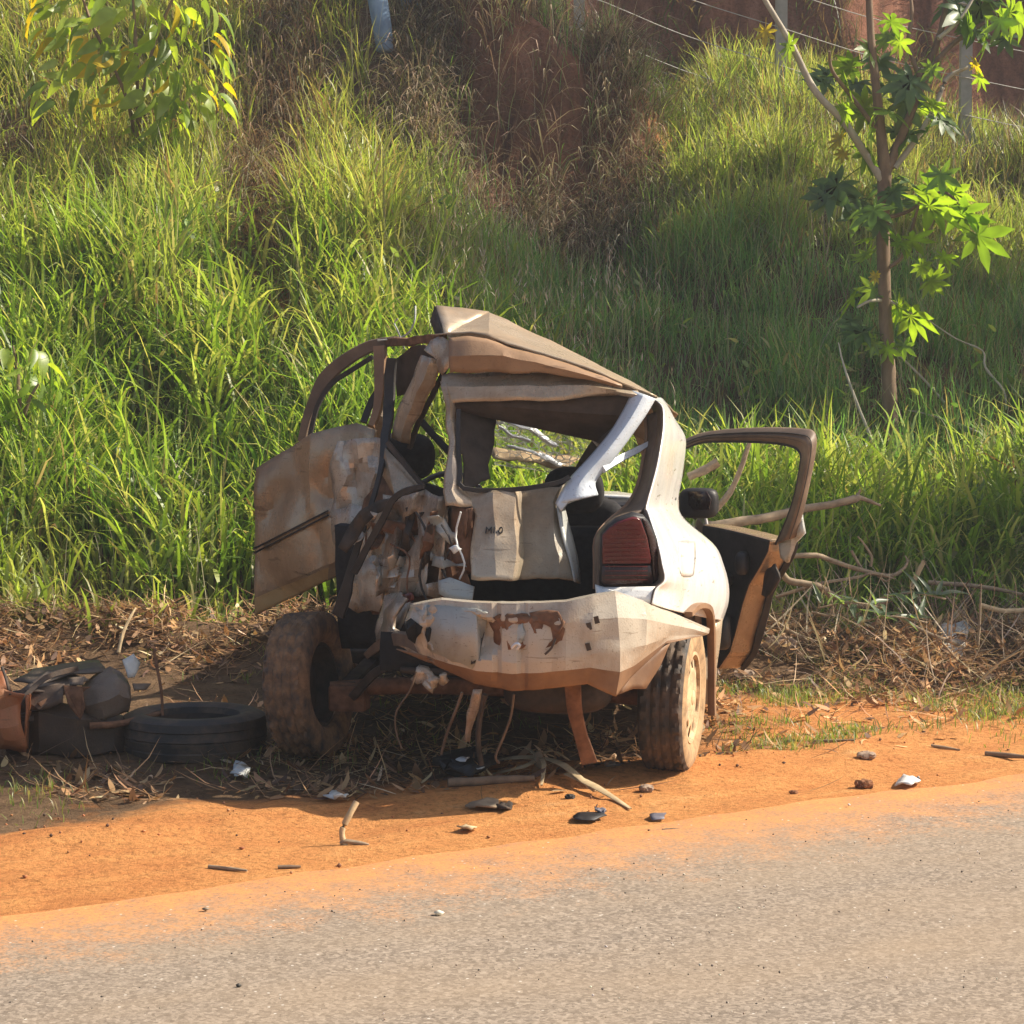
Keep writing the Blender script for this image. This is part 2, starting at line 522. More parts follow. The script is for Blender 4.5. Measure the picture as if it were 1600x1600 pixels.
def pick(cols, n, wts=None):
    cols = np.array(cols)
    k = RNG.choice(len(cols), n, p=wts)
    return cols[k] * RNG.uniform(0.75, 1.25, (n, 1)) * RNG.uniform(0.93, 1.07, (n, 3))

def clumped(x, y, f, s):
    """0..1 tuft mask"""
    return np.clip(0.5 + 1.3 * fbm(x * f, y * f, s, 3), 0, 1)

GREEN = [(.15, .26, .040), (.21, .34, .055), (.28, .41, .075), (.34, .43, .11), (.085, .16, .035), (.46, .44, .22)]
YELL = [(.42, .50, .08), (.52, .54, .14), (.24, .29, .05), (.44, .36, .17), (.30, .22, .11)]
DIM = [(.14, .27, .085), (.17, .31, .10), (.23, .34, .13), (.36, .38, .22)]
DRY = [(.34, .24, .13), (.24, .15, .085), (.42, .32, .19), (.16, .095, .055)]

def regions(x, y, z, px, py, s):
    """what grows where on the bank"""
    hollow = sst(-0.75, 0.35, x + 0.10 * (y - 16)) * sst(1.9, 2.8, s) * (1 - .85 * sst(0.9, 1.3, x) * sst(5.0, 5.6, s))          # dim fine grass to the right of the spur
    face = np.interp(x, [-1.02, -.72, .85, 1.25], [0, 1, 1, 0]) * sst(5.5, 6.0, s + .5 * fbm(x * 1.5, y, 33)) * (1 - sst(7.1, 7.5, s))
    gully = np.exp(-((x + 1.66 + 0.05 * (y - 17)) / 0.25) ** 4) * sst(2.6, 3.2, s)
    return hollow, face, gully
def make_bank_grass():
    parts = []; dry = []
    # --- tall lush grass over the whole bank
    x, y = scatter(300000, -5.6, 6.6, 12.3, 23.4)
    s = y - bank_base(x)
    z = H(x, y)
    ok, px, py = view_cull(x, y, z)
    hol, face, gul = regions(x, y, z, px, py, s)
    tuft = clumped(x, y, 2.2, 71); tuft2 = clumped(x, y, 6.0, 72)
    rag = 1.2 * fbm(x * .9, y * .3, 77) + .6 * fbm(x * 4, y * 2, 78) + .12
    dens = np.interp(s + rag, [-0.05, 0.45, 1.2, 5, 9], [0, .5, 1, .95, .9])
    dens = dens * (0.14 + 1.15 * tuft * (0.35 + 0.65 * tuft2)) * (1 - 0.93 * face) * (1 - 0.9 * gul)
    dens = dens * np.interp(x, [-6, -1, 0.5, 6], [.9, .95, .9, .85]) * (1 + .5 * hol) + .18 * hol * (1 - face) * (s > 1)
    foot = ((px - 622) / 62) ** 2 + ((py - 62) / 95) ** 2 < 1     # trampled round the climber's feet
    keep = ok & (RNG.random(len(x)) < dens) & ~(foot & (y > 17.5) & (y < 20.5)) & ~((np.abs(px - 905) < 34) & (y > 19.6))
    x, y, z, s, hol, tuft, px, py = [a[keep] for a in (x, y, z, s, hol, tuft, px, py)]
    n = len(x)
    upper = .85 * sst(3.0, 5.2, s) * (1 - hol)
    broad = (1 - hol) * (1 - 0.5 * upper)
    broad = np.where((x > 1.2) & (s < 2.4), np.maximum(broad, 0.9), broad)
    length = (0.22 + 0.34 * broad + 0.12 * hol) * RNG.uniform(.55, 1.35, n) * (0.45 + .85 * tuft)
    length *= np.interp(s, [0, .6, 1.5], [.45, .8, 1.0])
    width = (0.005 + 0.0135 * broad + .003 * hol) * RNG.uniform(.45, 1.35, n)
    bend = RNG.gamma(2.0, 0.52, n) * (0.9 + .7 * broad)
    lean = np.abs(RNG.normal(0, .40, n))
    az = RNG.uniform(0, 2 * np.pi, n)
    down = RNG.random(n) < 0.35                      # many arch downhill, towards the road
    az = np.where(down, -np.pi / 2 + RNG.normal(0, .7, n), az)
    cg = pick(GREEN, n); cy = pick(YELL, n); cd = pick(DIM, n)
    patch = clumped(x, y, 0.9, 75)
    c = cg * (1 - (upper * .75)[:, None]) + cy * (upper * .75)[:, None]
    c = np.where((patch > .62)[:, None], c * .55 + cy * .45, c)
    c = c * (1 - hol[:, None]) + cd * np.array([.92, 1.05, .95]) * hol[:, None]
    drymask = RNG.random(n) < (0.05 + 0.06 * upper + 0.07 * hol)
    c = np.where(drymask[:, None], pick(DRY, n) * 1.0, c)
    P = np.stack([x, y, z - .01], -1)
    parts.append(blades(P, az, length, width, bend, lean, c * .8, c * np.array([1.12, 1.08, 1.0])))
    # --- wide arching leaves in the lower thickets
    x, y = scatter(60000, -5.4, 6.4, 12.5, 16.6)
    s = y - bank_base(x); z = H(x, y)
    ok, px, py = view_cull(x, y, z)
    tuft = clumped(x, y, 1.7, 171)
    zone = np.where(x < 0.3, 1 - sst(2.6, 3.8, s), 1 - sst(1.5, 2.3, s)) * sst(.1, .6, s + .5 * fbm(x * 1.1, y * .5, 77))
    keep = ok & (RNG.random(len(x)) < zone * np.clip((tuft - .3) * 1.6, 0.05, 1) * .8)
    x, y, z, s = [a[keep] for a in (x, y, z, s)]; n = len(x)
    c = pick([(.19, .29, .035), (.27, .37, .05), (.33, .40, .07), (.12, .20, .03), (.42, .42, .13)], n)
    az = np.where(RNG.random(n) < .5, -np.pi / 2 + RNG.normal(0, .9, n), RNG.uniform(0, 6.28, n))
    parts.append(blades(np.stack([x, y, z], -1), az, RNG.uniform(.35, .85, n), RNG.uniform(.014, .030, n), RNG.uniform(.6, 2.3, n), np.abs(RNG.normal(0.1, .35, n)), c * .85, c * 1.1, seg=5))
    # --- broad-leaved weeds mixed in
    x, y = scatter(26000, -5.4, 6.4, 12.6, 20.5)
    s = y - bank_base(x); z = H(x, y)
    ok, px, py = view_cull(x, y, z)
    keep = ok & (RNG.random(len(x)) < np.clip((clumped(x, y, 1.9, 181) - .56) * 4, 0, 1) * sst(.0, .5, s) * (1 - sst(3.5, 5.0, s)) * np.where(x > 0, .35, 1))
    x, y, z = x[keep], y[keep], z[keep]; n = len(x)
    c = pick([(.12, .20, .05), (.20, .30, .06), (.28, .34, .09), (.36, .34, .16)], n)
    parts.append(blades(np.stack([x, y, z + RNG.uniform(.05, .42, n)], -1), RNG.uniform(0, 6.28, n), RNG.uniform(.06, .15, n), RNG.uniform(.025, .05, n), RNG.uniform(.2, 1.6, n), RNG.uniform(.5, 1.6, n), c, c * 1.05, seg=3))
    # --- hanging dead grass and roots on the cut face, the gully and the cutting
    x, y = scatter(110000, -2.6, 2.3, 15.2, 21.5)
    s = y - bank_base(x); z = H(x, y)
    ok, px, py = view_cull(x, y, z)
    hol, face, gul = regions(x, y, z, px, py, s)
    st = clumped(x, y * .3, 3.0, 81)
    keep = ok & (RNG.random(len(x)) < np.maximum(face * np.clip(1.9 * st - .45, .06, 1), 0.50 * gul * sst(4.0, 4.8, s) * st))
    x, y, z, s = [a[keep] for a in (x, y, z, s)]
    n = len(x)
    c = pick([(.30, .21, .14), (.46, .36, .24), (.13, .09, .06), (.38, .33, .21), (.24, .25, .11)], n)
    P = np.stack([x, y, z + .02], -1)
    dry.append(blades(P, -np.pi / 2 + RNG.normal(0, .6, n), RNG.uniform(.25, .7, n), RNG.uniform(.004, .011, n),
                      RNG.uniform(1.2, 2.2, n), RNG.uniform(.5, 1.2, n), c, c * 1.1))
    # --- tawny straw spilling down the gully in the spur
    x, y = scatter(26000, -2.5, -0.9, 15.4, 21.5)
    s = y - bank_base(x); z = H(x, y)
    ok, px, py = view_cull(x, y, z)
    hol, face, gul = regions(x, y, z, px, py, s)
    keep = ok & (RNG.random(len(x)) < .95 * gul * sst(3.2, 3.9, s) * np.clip(1.5 * clumped(x, y * .4, 4, 83), .2, 1))
    x, y, z, s = [a[keep] for a in (x, y, z, s)]; n = len(x)
    c = pick([(.40, .25, .13), (.52, .36, .20), (.24, .14, .075), (.34, .20, .10), (.17, .10, .06)], n)
    dry.append(blades(np.stack([x, y, z + .02], -1), -np.pi / 2 + RNG.normal(0, .9, n), RNG.uniform(.15, .5, n), RNG.uniform(.004, .009, n),
                      RNG.uniform(.8, 2.2, n), RNG.uniform(.2, 1.2, n), c, c * 1.1))
    # --- feathery pinkish seed heads on tall culms
    x, y = scatter(130, -.5, 1.0, 14.6, 16.6); z = H(x, y); n = len(x)
    for j in range(5):
        top = RNG.uniform(.45, .70, n)
        c = pick([(.55, .40, .28), (.50, .42, .30)], n)
        dry.append(blades(np.stack([x + RNG.normal(0, .012, n), y, z + top + j * .022], -1), RNG.uniform(0, 6.28, n), RNG.uniform(.05, .10, n), RNG.uniform(.004, .009, n), RNG.uniform(.3, 1.4, n), RNG.uniform(.2, .8, n), c, c, seg=2))
    c = pick([(.40, .34, .20)], n)
    dry.append(blades(np.stack([x, y, z], -1), RNG.uniform(0, 6.28, n), RNG.uniform(.50, .75, n), RNG.uniform(.003, .004, n), RNG.uniform(0, .15, n), RNG.uniform(0, .06, n), c, c))
    # --- thin dead stalks among the green
    x, y = scatter(9000, -5.4, 6.4, 12.8, 21)
    z = H(x, y); s = y - bank_base(x)
    ok, px, py = view_cull(x, y, z)
    hol, face, gul = regions(x, y, z, px, py, s)
    keep = ok & (RNG.random(len(x)) < (.22 + .18 * hol + .3 * sst(3, 5, s)))
    x, y, z = x[keep], y[keep], z[keep]; n = len(x)
    c = pick([(.40, .33, .20), (.30, .24, .14), (.46, .42, .27)], n)
    dry.append(blades(np.stack([x, y, z], -1), RNG.uniform(0, 6.28, n), RNG.uniform(.35, .8, n), RNG.uniform(.003, .006, n),
                      RNG.gamma(2, .35, n), np.abs(RNG.normal(0, .25, n)), c, c))
    V, q, t, C = join(parts)
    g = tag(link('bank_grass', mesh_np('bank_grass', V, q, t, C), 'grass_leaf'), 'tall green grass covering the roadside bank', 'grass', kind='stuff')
    V, q, t, C = join(dry)
    d = tag(link('dry_grass', mesh_np('dry_grass', V, q, t, C), 'dry_straw'), 'dead straw and roots hanging on the bank', 'grass', kind='stuff')
make_bank_grass()

def make_cutting_scrub():
    """weeds along the fence and creepers on the red cutting"""
    x, y = scatter(52000, -4, 7.5, 20.5, 26.6)
    z = H(x, y)
    ok, px, py = view_cull(x, y, z)
    st = clumped(x, y * .5 + z, 1.2, 91)
    cliff = sst(24.0, 24.8, y - .1 * x)
    keep = ok & (RNG.random(len(x)) < np.where(cliff > .5, .8 * (st > .5) * (x > .3), .9 * st)) & ~(np.abs(px - 905) < 30)
    x, y, z, cliff = [a[keep] for a in (x, y, z, cliff)]; n = len(x)
    c = pick([(.11, .15, .05), (.17, .15, .08), (.20, .13, .08), (.08, .11, .05), (.13, .085, .055)], n)
    az = np.where(cliff > .5, -np.pi / 2 + RNG.normal(0, .5, n), RNG.uniform(0, 6.28, n))
    b = blades(np.stack([x, y, z], -1), az, RNG.uniform(.2, .6, n), RNG.uniform(.006, .014, n),
               np.where(cliff > .5, RNG.uniform(1.2, 2.0, n), RNG.gamma(2, .4, n)), np.where(cliff > .5, .8, .2), c, c * 1.1)
    tag(link('cutting_scrub', mesh_np('cutting_scrub', *b), 'grass_leaf'), 'dull weeds and creepers below the red cutting', 'weeds', kind='stuff')
make_cutting_scrub()

def make_verge_grass():
    x, y = scatter(130000, -3.2, 4.2, 8.2, 12.7)
    z = H(x, y)
    ok, px, py = view_cull(x, y, z, 200)
    s = y - bank_base(x); rd = road_dist(x, y)
    patch = clumped(x, y, 1.6, 101) * clumped(x, y, 5, 102)
    right = sst(0.75, 1.2, x)
    left = np.exp(-((px - 30) / 70) ** 2 - ((py - 1245) / 26) ** 2)
    m = 1.6 * right * sst(0.75, 1.1, rd) * (1 - sst(-.7, -.2, s)) * np.clip((patch - .10) * 3.0, 0, 1)
    m = np.maximum(m * np.interp(s, [-4, -2.2, -1.0, -.4], [.25, .9, 1, .5]), left * .35)
    m = np.maximum(m, .9 * np.exp(-((px - 1590) / 75) ** 2 - ((py - 1105) / 36) ** 2))
    m = np.maximum(m, .10 * (patch > .45) * sst(1.2, 1.8, rd) * (s < -.4))
    keep = ok & (RNG.random(len(x)) < m)
    x, y, z = x[keep], y[keep], z[keep]; n = len(x)
    c = pick([(.17, .24, .045), (.24, .27, .06), (.12, .20, .035), (.36, .30, .12)], n)
    b = blades(np.stack([x, y, z - .004], -1), RNG.uniform(0, 6.28, n), RNG.uniform(.02, .075, n), RNG.uniform(.003, .006, n),
               RNG.uniform(.2, 1.5, n), np.abs(RNG.normal(0, .5, n)), c * .8, c * 1.1, seg=3)
    tag(link('verge_grass', mesh_np('verge_grass', *b), 'grass_leaf'), 'short patchy grass on the red verge', 'grass', kind='stuff')
make_verge_grass()

def make_litter():
    """dead leaves, husks and straw trodden along the foot of the bank: flat flakes and short stalks"""
    x, y = scatter(190000, -4.6, 5.4, 8.8, 13.6)
    z = H(x, y)
    ok, px, py = view_cull(x, y, z, 200)
    s = y - bank_base(x); rd = road_dist(x, y)
    heap = np.where(x < 0.3, np.exp(-((s + .35) / .55) ** 2), np.exp(-((s + .55) / .75) ** 2))
    m = heap * .75 + .10 * np.exp(-((rd - 1.9) / .8) ** 2) * sst(.8, 1.3, rd) * (1 - .55 * sst(1.0, 1.6, x)) + .16 * np.exp(-((rd - 1.35) / .45) ** 2) * (1 - .7 * sst(.6, 1.2, x)) + .02 * sst(.7, 1.0, rd)
    m *= np.clip(-.15 + 1.7 * clumped(x, y, 2.6, 111), 0.05, 1.2)
    keep = ok & (RNG.random(len(x)) < m) & (s < .7)
    x, y, z, heap = x[keep], y[keep], z[keep], heap[keep]; n = len(x)
    cols = [(.46, .27, .13), (.60, .41, .21), (.28, .15, .07), (.70, .54, .33), (.14, .08, .05), (.52, .29, .12)]
    c = pick(cols, n, [.22, .11, .28, .05, .24, .10])
    c *= (0.55 + .9 * clumped(x, y, 1.1, 113))[:, None]
    k = RNG.random(n) < .55
    P = np.stack([x, y, z + .004 + RNG.random(n) * .10 * heap], -1)
    parts = []
    i = k                                               # flakes
    parts.append(blades(P[i], RNG.uniform(0, 6.28, i.sum()), RNG.uniform(.03, .11, i.sum()), RNG.uniform(.010, .036, i.sum()),
                        RNG.normal(0, .9, i.sum()), RNG.uniform(.9, 1.9, i.sum()), c[i], c[i] * .9, seg=3))
    i = ~k                                              # straw
    parts.append(blades(P[i], RNG.uniform(0, 6.28, i.sum()), RNG.uniform(.08, .32, i.sum()), RNG.uniform(.003, .007, i.sum()),
                        RNG.normal(0, .7, i.sum()), RNG.uniform(1.15, 1.6, i.sum()), c[i], c[i], seg=3))
    # tangle of thin dead twigs right of the car
    xx, yy = scatter(2600, 0.9, 4.6, 11.0, 13.0)
    ss = yy - bank_base(xx); kk = RNG.random(2600) < np.exp(-((ss + .45) / .55) ** 2); xx, yy = xx[kk], yy[kk]; n2 = len(xx)
    c2 = pick([(.20, .135, .085), (.34, .26, .17), (.13, .085, .055), (.44, .36, .25)], n2)
    parts.append(blades(np.stack([xx, yy, H(xx, yy) + RNG.random(n2) * .10], -1), RNG.uniform(0, 6.28, n2), RNG.uniform(.15, .6, n2), RNG.uniform(.004, .010, n2),
                        RNG.normal(0, .8, n2), RNG.uniform(.7, 1.55, n2), c2, c2, seg=5))
    V, q, t, C = join(parts)
    tag(link('leaf_litter', mesh_np('leaf_litter', V, q, t, C), 'dry_straw'), 'dead leaves, husks and straw along the foot of the bank', 'litter', kind='stuff')
make_litter()

def make_pebbles():
    n0 = 60000
    u = RNG.uniform(-4.5, 6.5, n0); v = RNG.uniform(-4.2, 4.0, n0)
    x = RE0.x + RDIR.x * u + RNOR.x * v; y = RE0.y + RDIR.y * u + RNOR.y * v
    ok, px, py = view_cull(x, y, 0 * x, 150)
    m = np.where(v > -.15, .06 + .32 * np.exp(-((v - 1.05) / .45) ** 2), .16) * np.clip(-.2 + 1.6 * clumped(x, y, 2.4, 121), .03, 1)
    keep = ok & (RNG.random(n0) < m) & (y < 12.3)
    x, y, v = x[keep], y[keep], v[keep]; n = len(x)
    z = np.where(v > 0, H(x, y), .008)
    r = np.where(v > -.15, .0018 + .008 * RNG.random(n) ** 4, .0016 + .0032 * RNG.random(n) ** 2) + (RNG.random(n) < .008) * RNG.uniform(.002, .009, n)
    ico = np.array([(0, 0, 1), (.9, 0, .3), (.28, .85, .3), (-.72, .53, .3), (-.72, -.53, .3), (.28, -.85, .3), (0, 0, -.6)])
    tri = np.array([(0, 1, 2), (0, 2, 3), (0, 3, 4), (0, 4, 5), (0, 5, 1), (6, 2, 1), (6, 3, 2), (6, 4, 3), (6, 5, 4), (6, 1, 5)])
    V = ico[None] * r[:, None, None] * RNG.uniform(.6, 1.3, (n, 7, 1)) * RNG.uniform(.7, 1.3, (n, 1, 3))
    V = V + np.stack([x, y, z + r * .3], -1)[:, None]
    T = (tri[None] + (np.arange(n) * 7)[:, None, None]).reshape(-1, 3)
    c = np.where((v > -.1)[:, None], pick([(.50, .21, .08), (.38, .15, .06), (.24, .11, .055), (.60, .32, .15), (.14, .08, .05)], n), pick([(.34, .27, .20), (.10, .085, .075), (.08, .07, .06), (.70, .65, .58)], n))
    tag(link('gravel', mesh_np('gravel', V.reshape(-1, 3), None, T, np.repeat(c, 7, 0)), 'dry_straw'), 'loose stones scattered on the road and verge', 'gravel', kind='stuff')
make_pebbles()
# ------------------------------------------------------------------ small mesh toolkit for the wreck and the debris
def crease_noise(p, f, seed):
    q = Vector(p) * f + Vector((seed * 3.7, seed * 1.3, seed * 5.1))
    v = Vector((mnoise.noise(q), mnoise.noise(q + Vector((31.7, 0, 0))), mnoise.noise(q + Vector((0, 47.1, 0)))))
    return Vector(tuple(1 - 2.6 * abs(c) for c in v))

def crm(p0, p1, p2, p3, t):
    return 0.5 * ((2 * p1) + (p2 - p0) * t + (2 * p0 - 5 * p1 + 4 * p2 - p3) * t * t + (3 * p1 - p0 - 3 * p2 + p3) * t ** 3)

def resample(pts, k):
    pts = [Vector(p) for p in pts]
    if len(pts) < 3:
        return [pts[0].lerp(pts[-1], i / k) for i in range(k + 1)]
    out = []
    for i in range(len(pts) - 1):
        a = pts[max(i - 1, 0)]; b = pts[i]; c = pts[i + 1]; d = pts[min(i + 2, len(pts) - 1)]
        for j in range(k):
            out.append(crm(a, b, c, d, j / k))
    out.append(pts[-1])
    return out

def thicken(o, t, off=-1, bevel=0.0):
    m = o.modifiers.new('thickness', 'SOLIDIFY'); m.thickness = t; m.offset = off
    if bevel:
        b = o.modifiers.new('edge', 'BEVEL'); b.width = bevel; b.segments = 2; b.limit_method = 'ANGLE'; b.angle_limit = R(50)
    return o

def sheet(name, rows, mat, parent=None, k=3, thick=0.006, crumple=0.0, f=5.0, seed=1, linear=False, holes=None, matfn=None, ang=35, dispfn=None, flip=False):
    """pressed-steel panel through a grid of points"""
    if linear:
        rows = [[Vector(p) for p in r] for r in rows]
        def lin(r): return [r[i].lerp(r[i + 1], j / k) for i in range(len(r) - 1) for j in range(k)] + [r[-1]]
        g = [lin(r) for r in rows]
        cols = [lin([r[c] for r in g]) for c in range(len(g[0]))]
    else:
        g = [resample(r, k) for r in rows]
        cols = [resample([r[c] for r in g], k) for c in range(len(g[0]))]
    nu, nv = len(cols), len(cols[0])
    V = []
    for c in range(nu):
        for r in range(nv):
            p = cols[c][r].copy()
            if crumple: p += crease_noise(p, f, seed) * crumple
            if dispfn: p += dispfn(p, c / (nu - 1), r / (nv - 1))
            V.append(p)
    F = []; MI = []
    for c in range(nu - 1):
        for r in range(nv - 1):
            u, v = (c + .5) / (nu - 1), (r + .5) / (nv - 1)
            if holes and holes(u, v): continue
            a = c * nv + r
            q = (a, a + 1, a + nv + 1, a + nv)
            F.append(q[::-1] if flip else q); MI.append(matfn(u, v) if matfn else 0)
    me = mesh_py(name, V, F)
    if matfn: me.polygons.foreach_set('material_index', MI)
    smooth(me, ang)
    o = link(name, me, mat, parent)
    if thick: thicken(o, thick, 0, 0)
    return o

def plate(name, pts, mat, parent=None, thick=0.006, crumple=0.0, f=7.0, seed=1, cuts=2, ang=28, off=0, bevel=0.0):
    """flat piece with a traced outline, buckled a little"""
    bm = bmesh.new()
    fc = bm.faces.new([bm.verts.new(p) for p in pts])
    bmesh.ops.triangulate(bm, faces=[fc])
    if cuts:
        bmesh.ops.subdivide_edges(bm, edges=bm.edges[:], cuts=cuts, use_grid_fill=True)
        bmesh.ops.triangulate(bm, faces=bm.faces[:])
    if crumple:
        for v in bm.verts: v.co += crease_noise(v.co, f, seed) * crumple
    bmesh.ops.recalc_face_normals(bm, faces=bm.faces[:])
    me = bpy.data.meshes.new(name); bm.to_mesh(me); bm.free()
    smooth(me, ang)
    o = link(name, me, mat, parent)
    if thick: thicken(o, thick, off, bevel)
    return o

def sweep(pts, w, d, nrm=(0, -1, 0), rounded=False, k=3, closed=False):
    """verts/faces of a strip with a w x d section carried along pts; w may be a list"""
    P = resample(pts, k)
    n = len(P)
    ws = w if isinstance(w, (list, tuple)) else [w] * len(pts)
    W = [ws[min(int(i / k), len(ws) - 1)] * (1 - (i % k) / k) + ws[min(int(i / k) + 1, len(ws) - 1)] * ((i % k) / k) for i in range(n)]
    nrm = Vector(nrm)
    if rounded: sec = [(-.5, .2), (-.42, .5), (.42, .5), (.5, .2), (.5, -.2), (.42, -.5), (-.42, -.5), (-.5, -.2)]
    else: sec = [(-.5, .5), (.5, .5), (.5, -.5), (-.5, -.5)]
    V = []; F = []
    for i in range(n):
        t = (P[min(i + 1, n - 1)] - P[max(i - 1, 0)]).normalized()
        s = t.cross(nrm)
        s = s.normalized() if s.length > 1e-6 else Vector((1, 0, 0))
        b = s.cross(t).normalized()
        for (a, c) in sec: V.append(P[i] + s * a * W[i] + b * c * d)
    m = len(sec)
    for i in range(n - 1):
        for j in range(m):
            F.append((i * m + j, i * m + (j + 1) % m, (i + 1) * m + (j + 1) % m, (i + 1) * m + j))
    F.append(tuple(range(m))[::-1]); F.append(tuple((n - 1) * m + j for j in range(m)))
    return V, F

def bar(name, pts, w, d, mat, parent=None, nrm=(0, -1, 0), rounded=True, k=3, crumple=0.0, f=9.0, seed=2):
    V, F = sweep(pts, w, d, nrm, rounded, k)
    if crumple: V = [v + crease_noise(v, f, seed) * crumple for v in V]
    me = mesh_py(name, V, F); smooth(me, 40)
    return link(name, me, mat, parent)

def tube(name, pts, r, mat, parent=None, n=7, k=3, knob=0.0, seed=1):
    P = resample(pts, k)
    rs = r if isinstance(r, (list, tuple)) else [r] * len(pts)
    V = []; F = []
    ref = Vector((0.31, 0.2, 0.93))
    m = len(P)
    for i in range(m):
        a = min(i // k, len(rs) - 1); b = min(a + 1, len(rs) - 1); tt = (i % k) / k
        rr = rs[a] * (1 - tt) + rs[b] * tt
        t = (P[min(i + 1, m - 1)] - P[max(i - 1, 0)]).normalized()
        s = t.cross(ref)
        if s.length < 0.05: s = t.cross(Vector((1, 0, 0)))
        s.normalize(); q = s.cross(t)
        for j in range(n):
            an = 2 * math.pi * j / n
            kk = 1 + knob * mnoise.noise(Vector((i * .9 + seed * 9, j * 1.7, seed)))
            V.append(P[i] + (s * math.cos(an) + q * math.sin(an)) * rr * kk)
    for i in range(m - 1):
        for j in range(n):
            F.append((i * n + j, i * n + (j + 1) % n, (i + 1) * n + (j + 1) % n, (i + 1) * n + j))
    F.append(tuple(range(n))[::-1]); F.append(tuple((m - 1) * n + j for j in range(n)))
    me = mesh_py(name, V, F); smooth(me, 60)
    return link(name, me, mat, parent)

def lathe(name, prof, mat, parent=None, seg=64, radfn=None, skip=None, ang=40, matfn=None):
    """profile [(axial x, radius)] turned about local X"""
    V = []; F = []; MI = []
    m = len(prof)
    for s in range(seg):
        a = 2 * math.pi * s / seg
        for i, (x, r) in enumerate(prof):
            rr = r + (radfn(i, s) if radfn else 0)
            V.append((x, rr * math.cos(a), rr * math.sin(a)))
    for s in range(seg):
        for i in range(m - 1):
            if skip and skip(i, s): continue
            t = (s + 1) % seg
            F.append((s * m + i, s * m + i + 1, t * m + i + 1, t * m + i))
            MI.append(matfn(i, s) if matfn else 0)
    me = mesh_py(name, V, F)
    if matfn: me.polygons.foreach_set('material_index', MI)
    smooth(me, ang)
    return link(name, me, mat, parent)

def blob(name, c, sx, sy, sz, mat, parent=None, p=2.6, crumple=0.0, f=8, seed=3, sub=3):
    """soft rounded box (cushion)"""
    bm = bmesh.new()
    bmesh.ops.create_cube(bm, size=2)
    bmesh.ops.subdivide_edges(bm, edges=bm.edges[:], cuts=sub * 2, use_grid_fill=True)
    for v in bm.verts:
        d = (abs(v.co.x) ** p + abs(v.co.y) ** p + abs(v.co.z) ** p) ** (1 / p)
        v.co /= d
        v.co = Vector((v.co.x * sx, v.co.y * sy, v.co.z * sz)) + Vector(c)
        if crumple: v.co += crease_noise(v.co, f, seed) * crumple
    me = bpy.data.meshes.new(name); bm.to_mesh(me); bm.free(); smooth(me, 70)
    return link(name, me, mat, parent)

# ------------------------------------------------------------------ the wrecked car
DUST = (0.44, 0.27, 0.145)
dusty('paint_dusty', (0.46, 0.37, 0.265), (0.34, 0.215, 0.115), 0.60, 0.27, 0.28, 2.6, 0.03)
dusty('paint_rear', (0.50, 0.41, 0.30), (0.28, 0.17, 0.09), 0.55, 0.22, 0.28, 3.4, 0.08)
dusty('paint_side', (0.84, 0.83, 0.80), (0.66, 0.47, 0.26), 0.36, 0.18, 0.0, 2.2, 0.0, 0.5, 0.5)
dusty('paint_clean_sky', (0.62, 0.67, 0.72), (0.42, 0.33, 0.24), 0.25, 0.18, 0.0, 5.0, 0.0, 0.5, 0.5)  # clean gloss, with the sky's reflection put in as a bluish base
dusty('paint_rear_shade', (0.28, 0.235, 0.165), (0.20, 0.14, 0.082), 0.65, 0.4, 0.0, 4.0, 0.08)
dusty('paint_torn', (0.55, 0.48, 0.39), (0.20, 0.12, 0.068), 0.62, 0.18, 0.28, 6.0, 0.28)
dusty('paint_grey', (0.40, 0.41, 0.38), (0.25, 0.18, 0.125), 0.30, 0.40, 0.1, 7.0, 0.08)
dusty('door_skin', (0.43, 0.31, 0.195), (0.21, 0.125, 0.068), 0.58, 0.22, 0.28, 2.6, 0.0)
dusty('paint_bumper', (0.49, 0.43, 0.345), (0.33, 0.21, 0.12), 0.42, 0.22, 0.00, 5.0, 0.03)
dusty('roof_dust', (0.34, 0.21, 0.12), (0.24, 0.14, 0.075), 0.6, 0.4, 0.0, 3.0)
dusty('sill_orange_lit', (0.46, 0.31, 0.14), (0.34, 0.20, 0.09), 0.45, 0.35, 0.0, 4.0, 0.0)
simple('rust_metal', (0.10, 0.048, 0.026), (0.26, 0.13, 0.07), 22, 0.85, 0.1)
simple('dark_metal', (0.030, 0.024, 0.020), (0.085, 0.060, 0.045), 16, 0.7, 0.2)
simple('black_rubber', (0.018, 0.017, 0.017), (0.045, 0.038, 0.034), 14, 0.62)
simple('brown_seal', (0.095, 0.065, 0.045), (0.19, 0.135, 0.095), 9, 0.55)
simple('black_plastic', (0.014, 0.014, 0.016), (0.035, 0.032, 0.032), 20, 0.5)
simple('seat_cloth', (0.012, 0.012, 0.015), (0.03, 0.028, 0.03), 40, 0.95)
simple('headlining', (0.05, 0.035, 0.027), (0.10, 0.075, 0.058), 12, 0.95)
simple('boot_carpet', (0.010, 0.010, 0.011), (0.022, 0.02, 0.02), 30, 0.98, bstr=0.4)
simple('bonnet_liner', (0.18, 0.10, 0.056), (0.30, 0.18, 0.10), 6, 0.6)
dusty('tyre_dirty', (0.045, 0.040, 0.038), (0.30, 0.17, 0.085), 0.75, 0.75, 0, 11.0)
dusty('tyre_black', (0.028, 0.026, 0.025), (0.15, 0.10, 0.065), 0.62, 0.65, 0, 8.0)
dusty('tyre_mud', (0.05, 0.045, 0.04), (0.40, 0.265, 0.14), 1.05, 0.8, 0, 12.0)
dusty('rim_mud', (0.34, 0.30, 0.24), (0.56, 0.39, 0.22), 1.0, 0.6, 0.0, 10.0)
dusty('lamp_red', (0.095, 0.008, 0.009), (0.10, 0.04, 0.028), 0.45, 0.18, 0, 6.0)
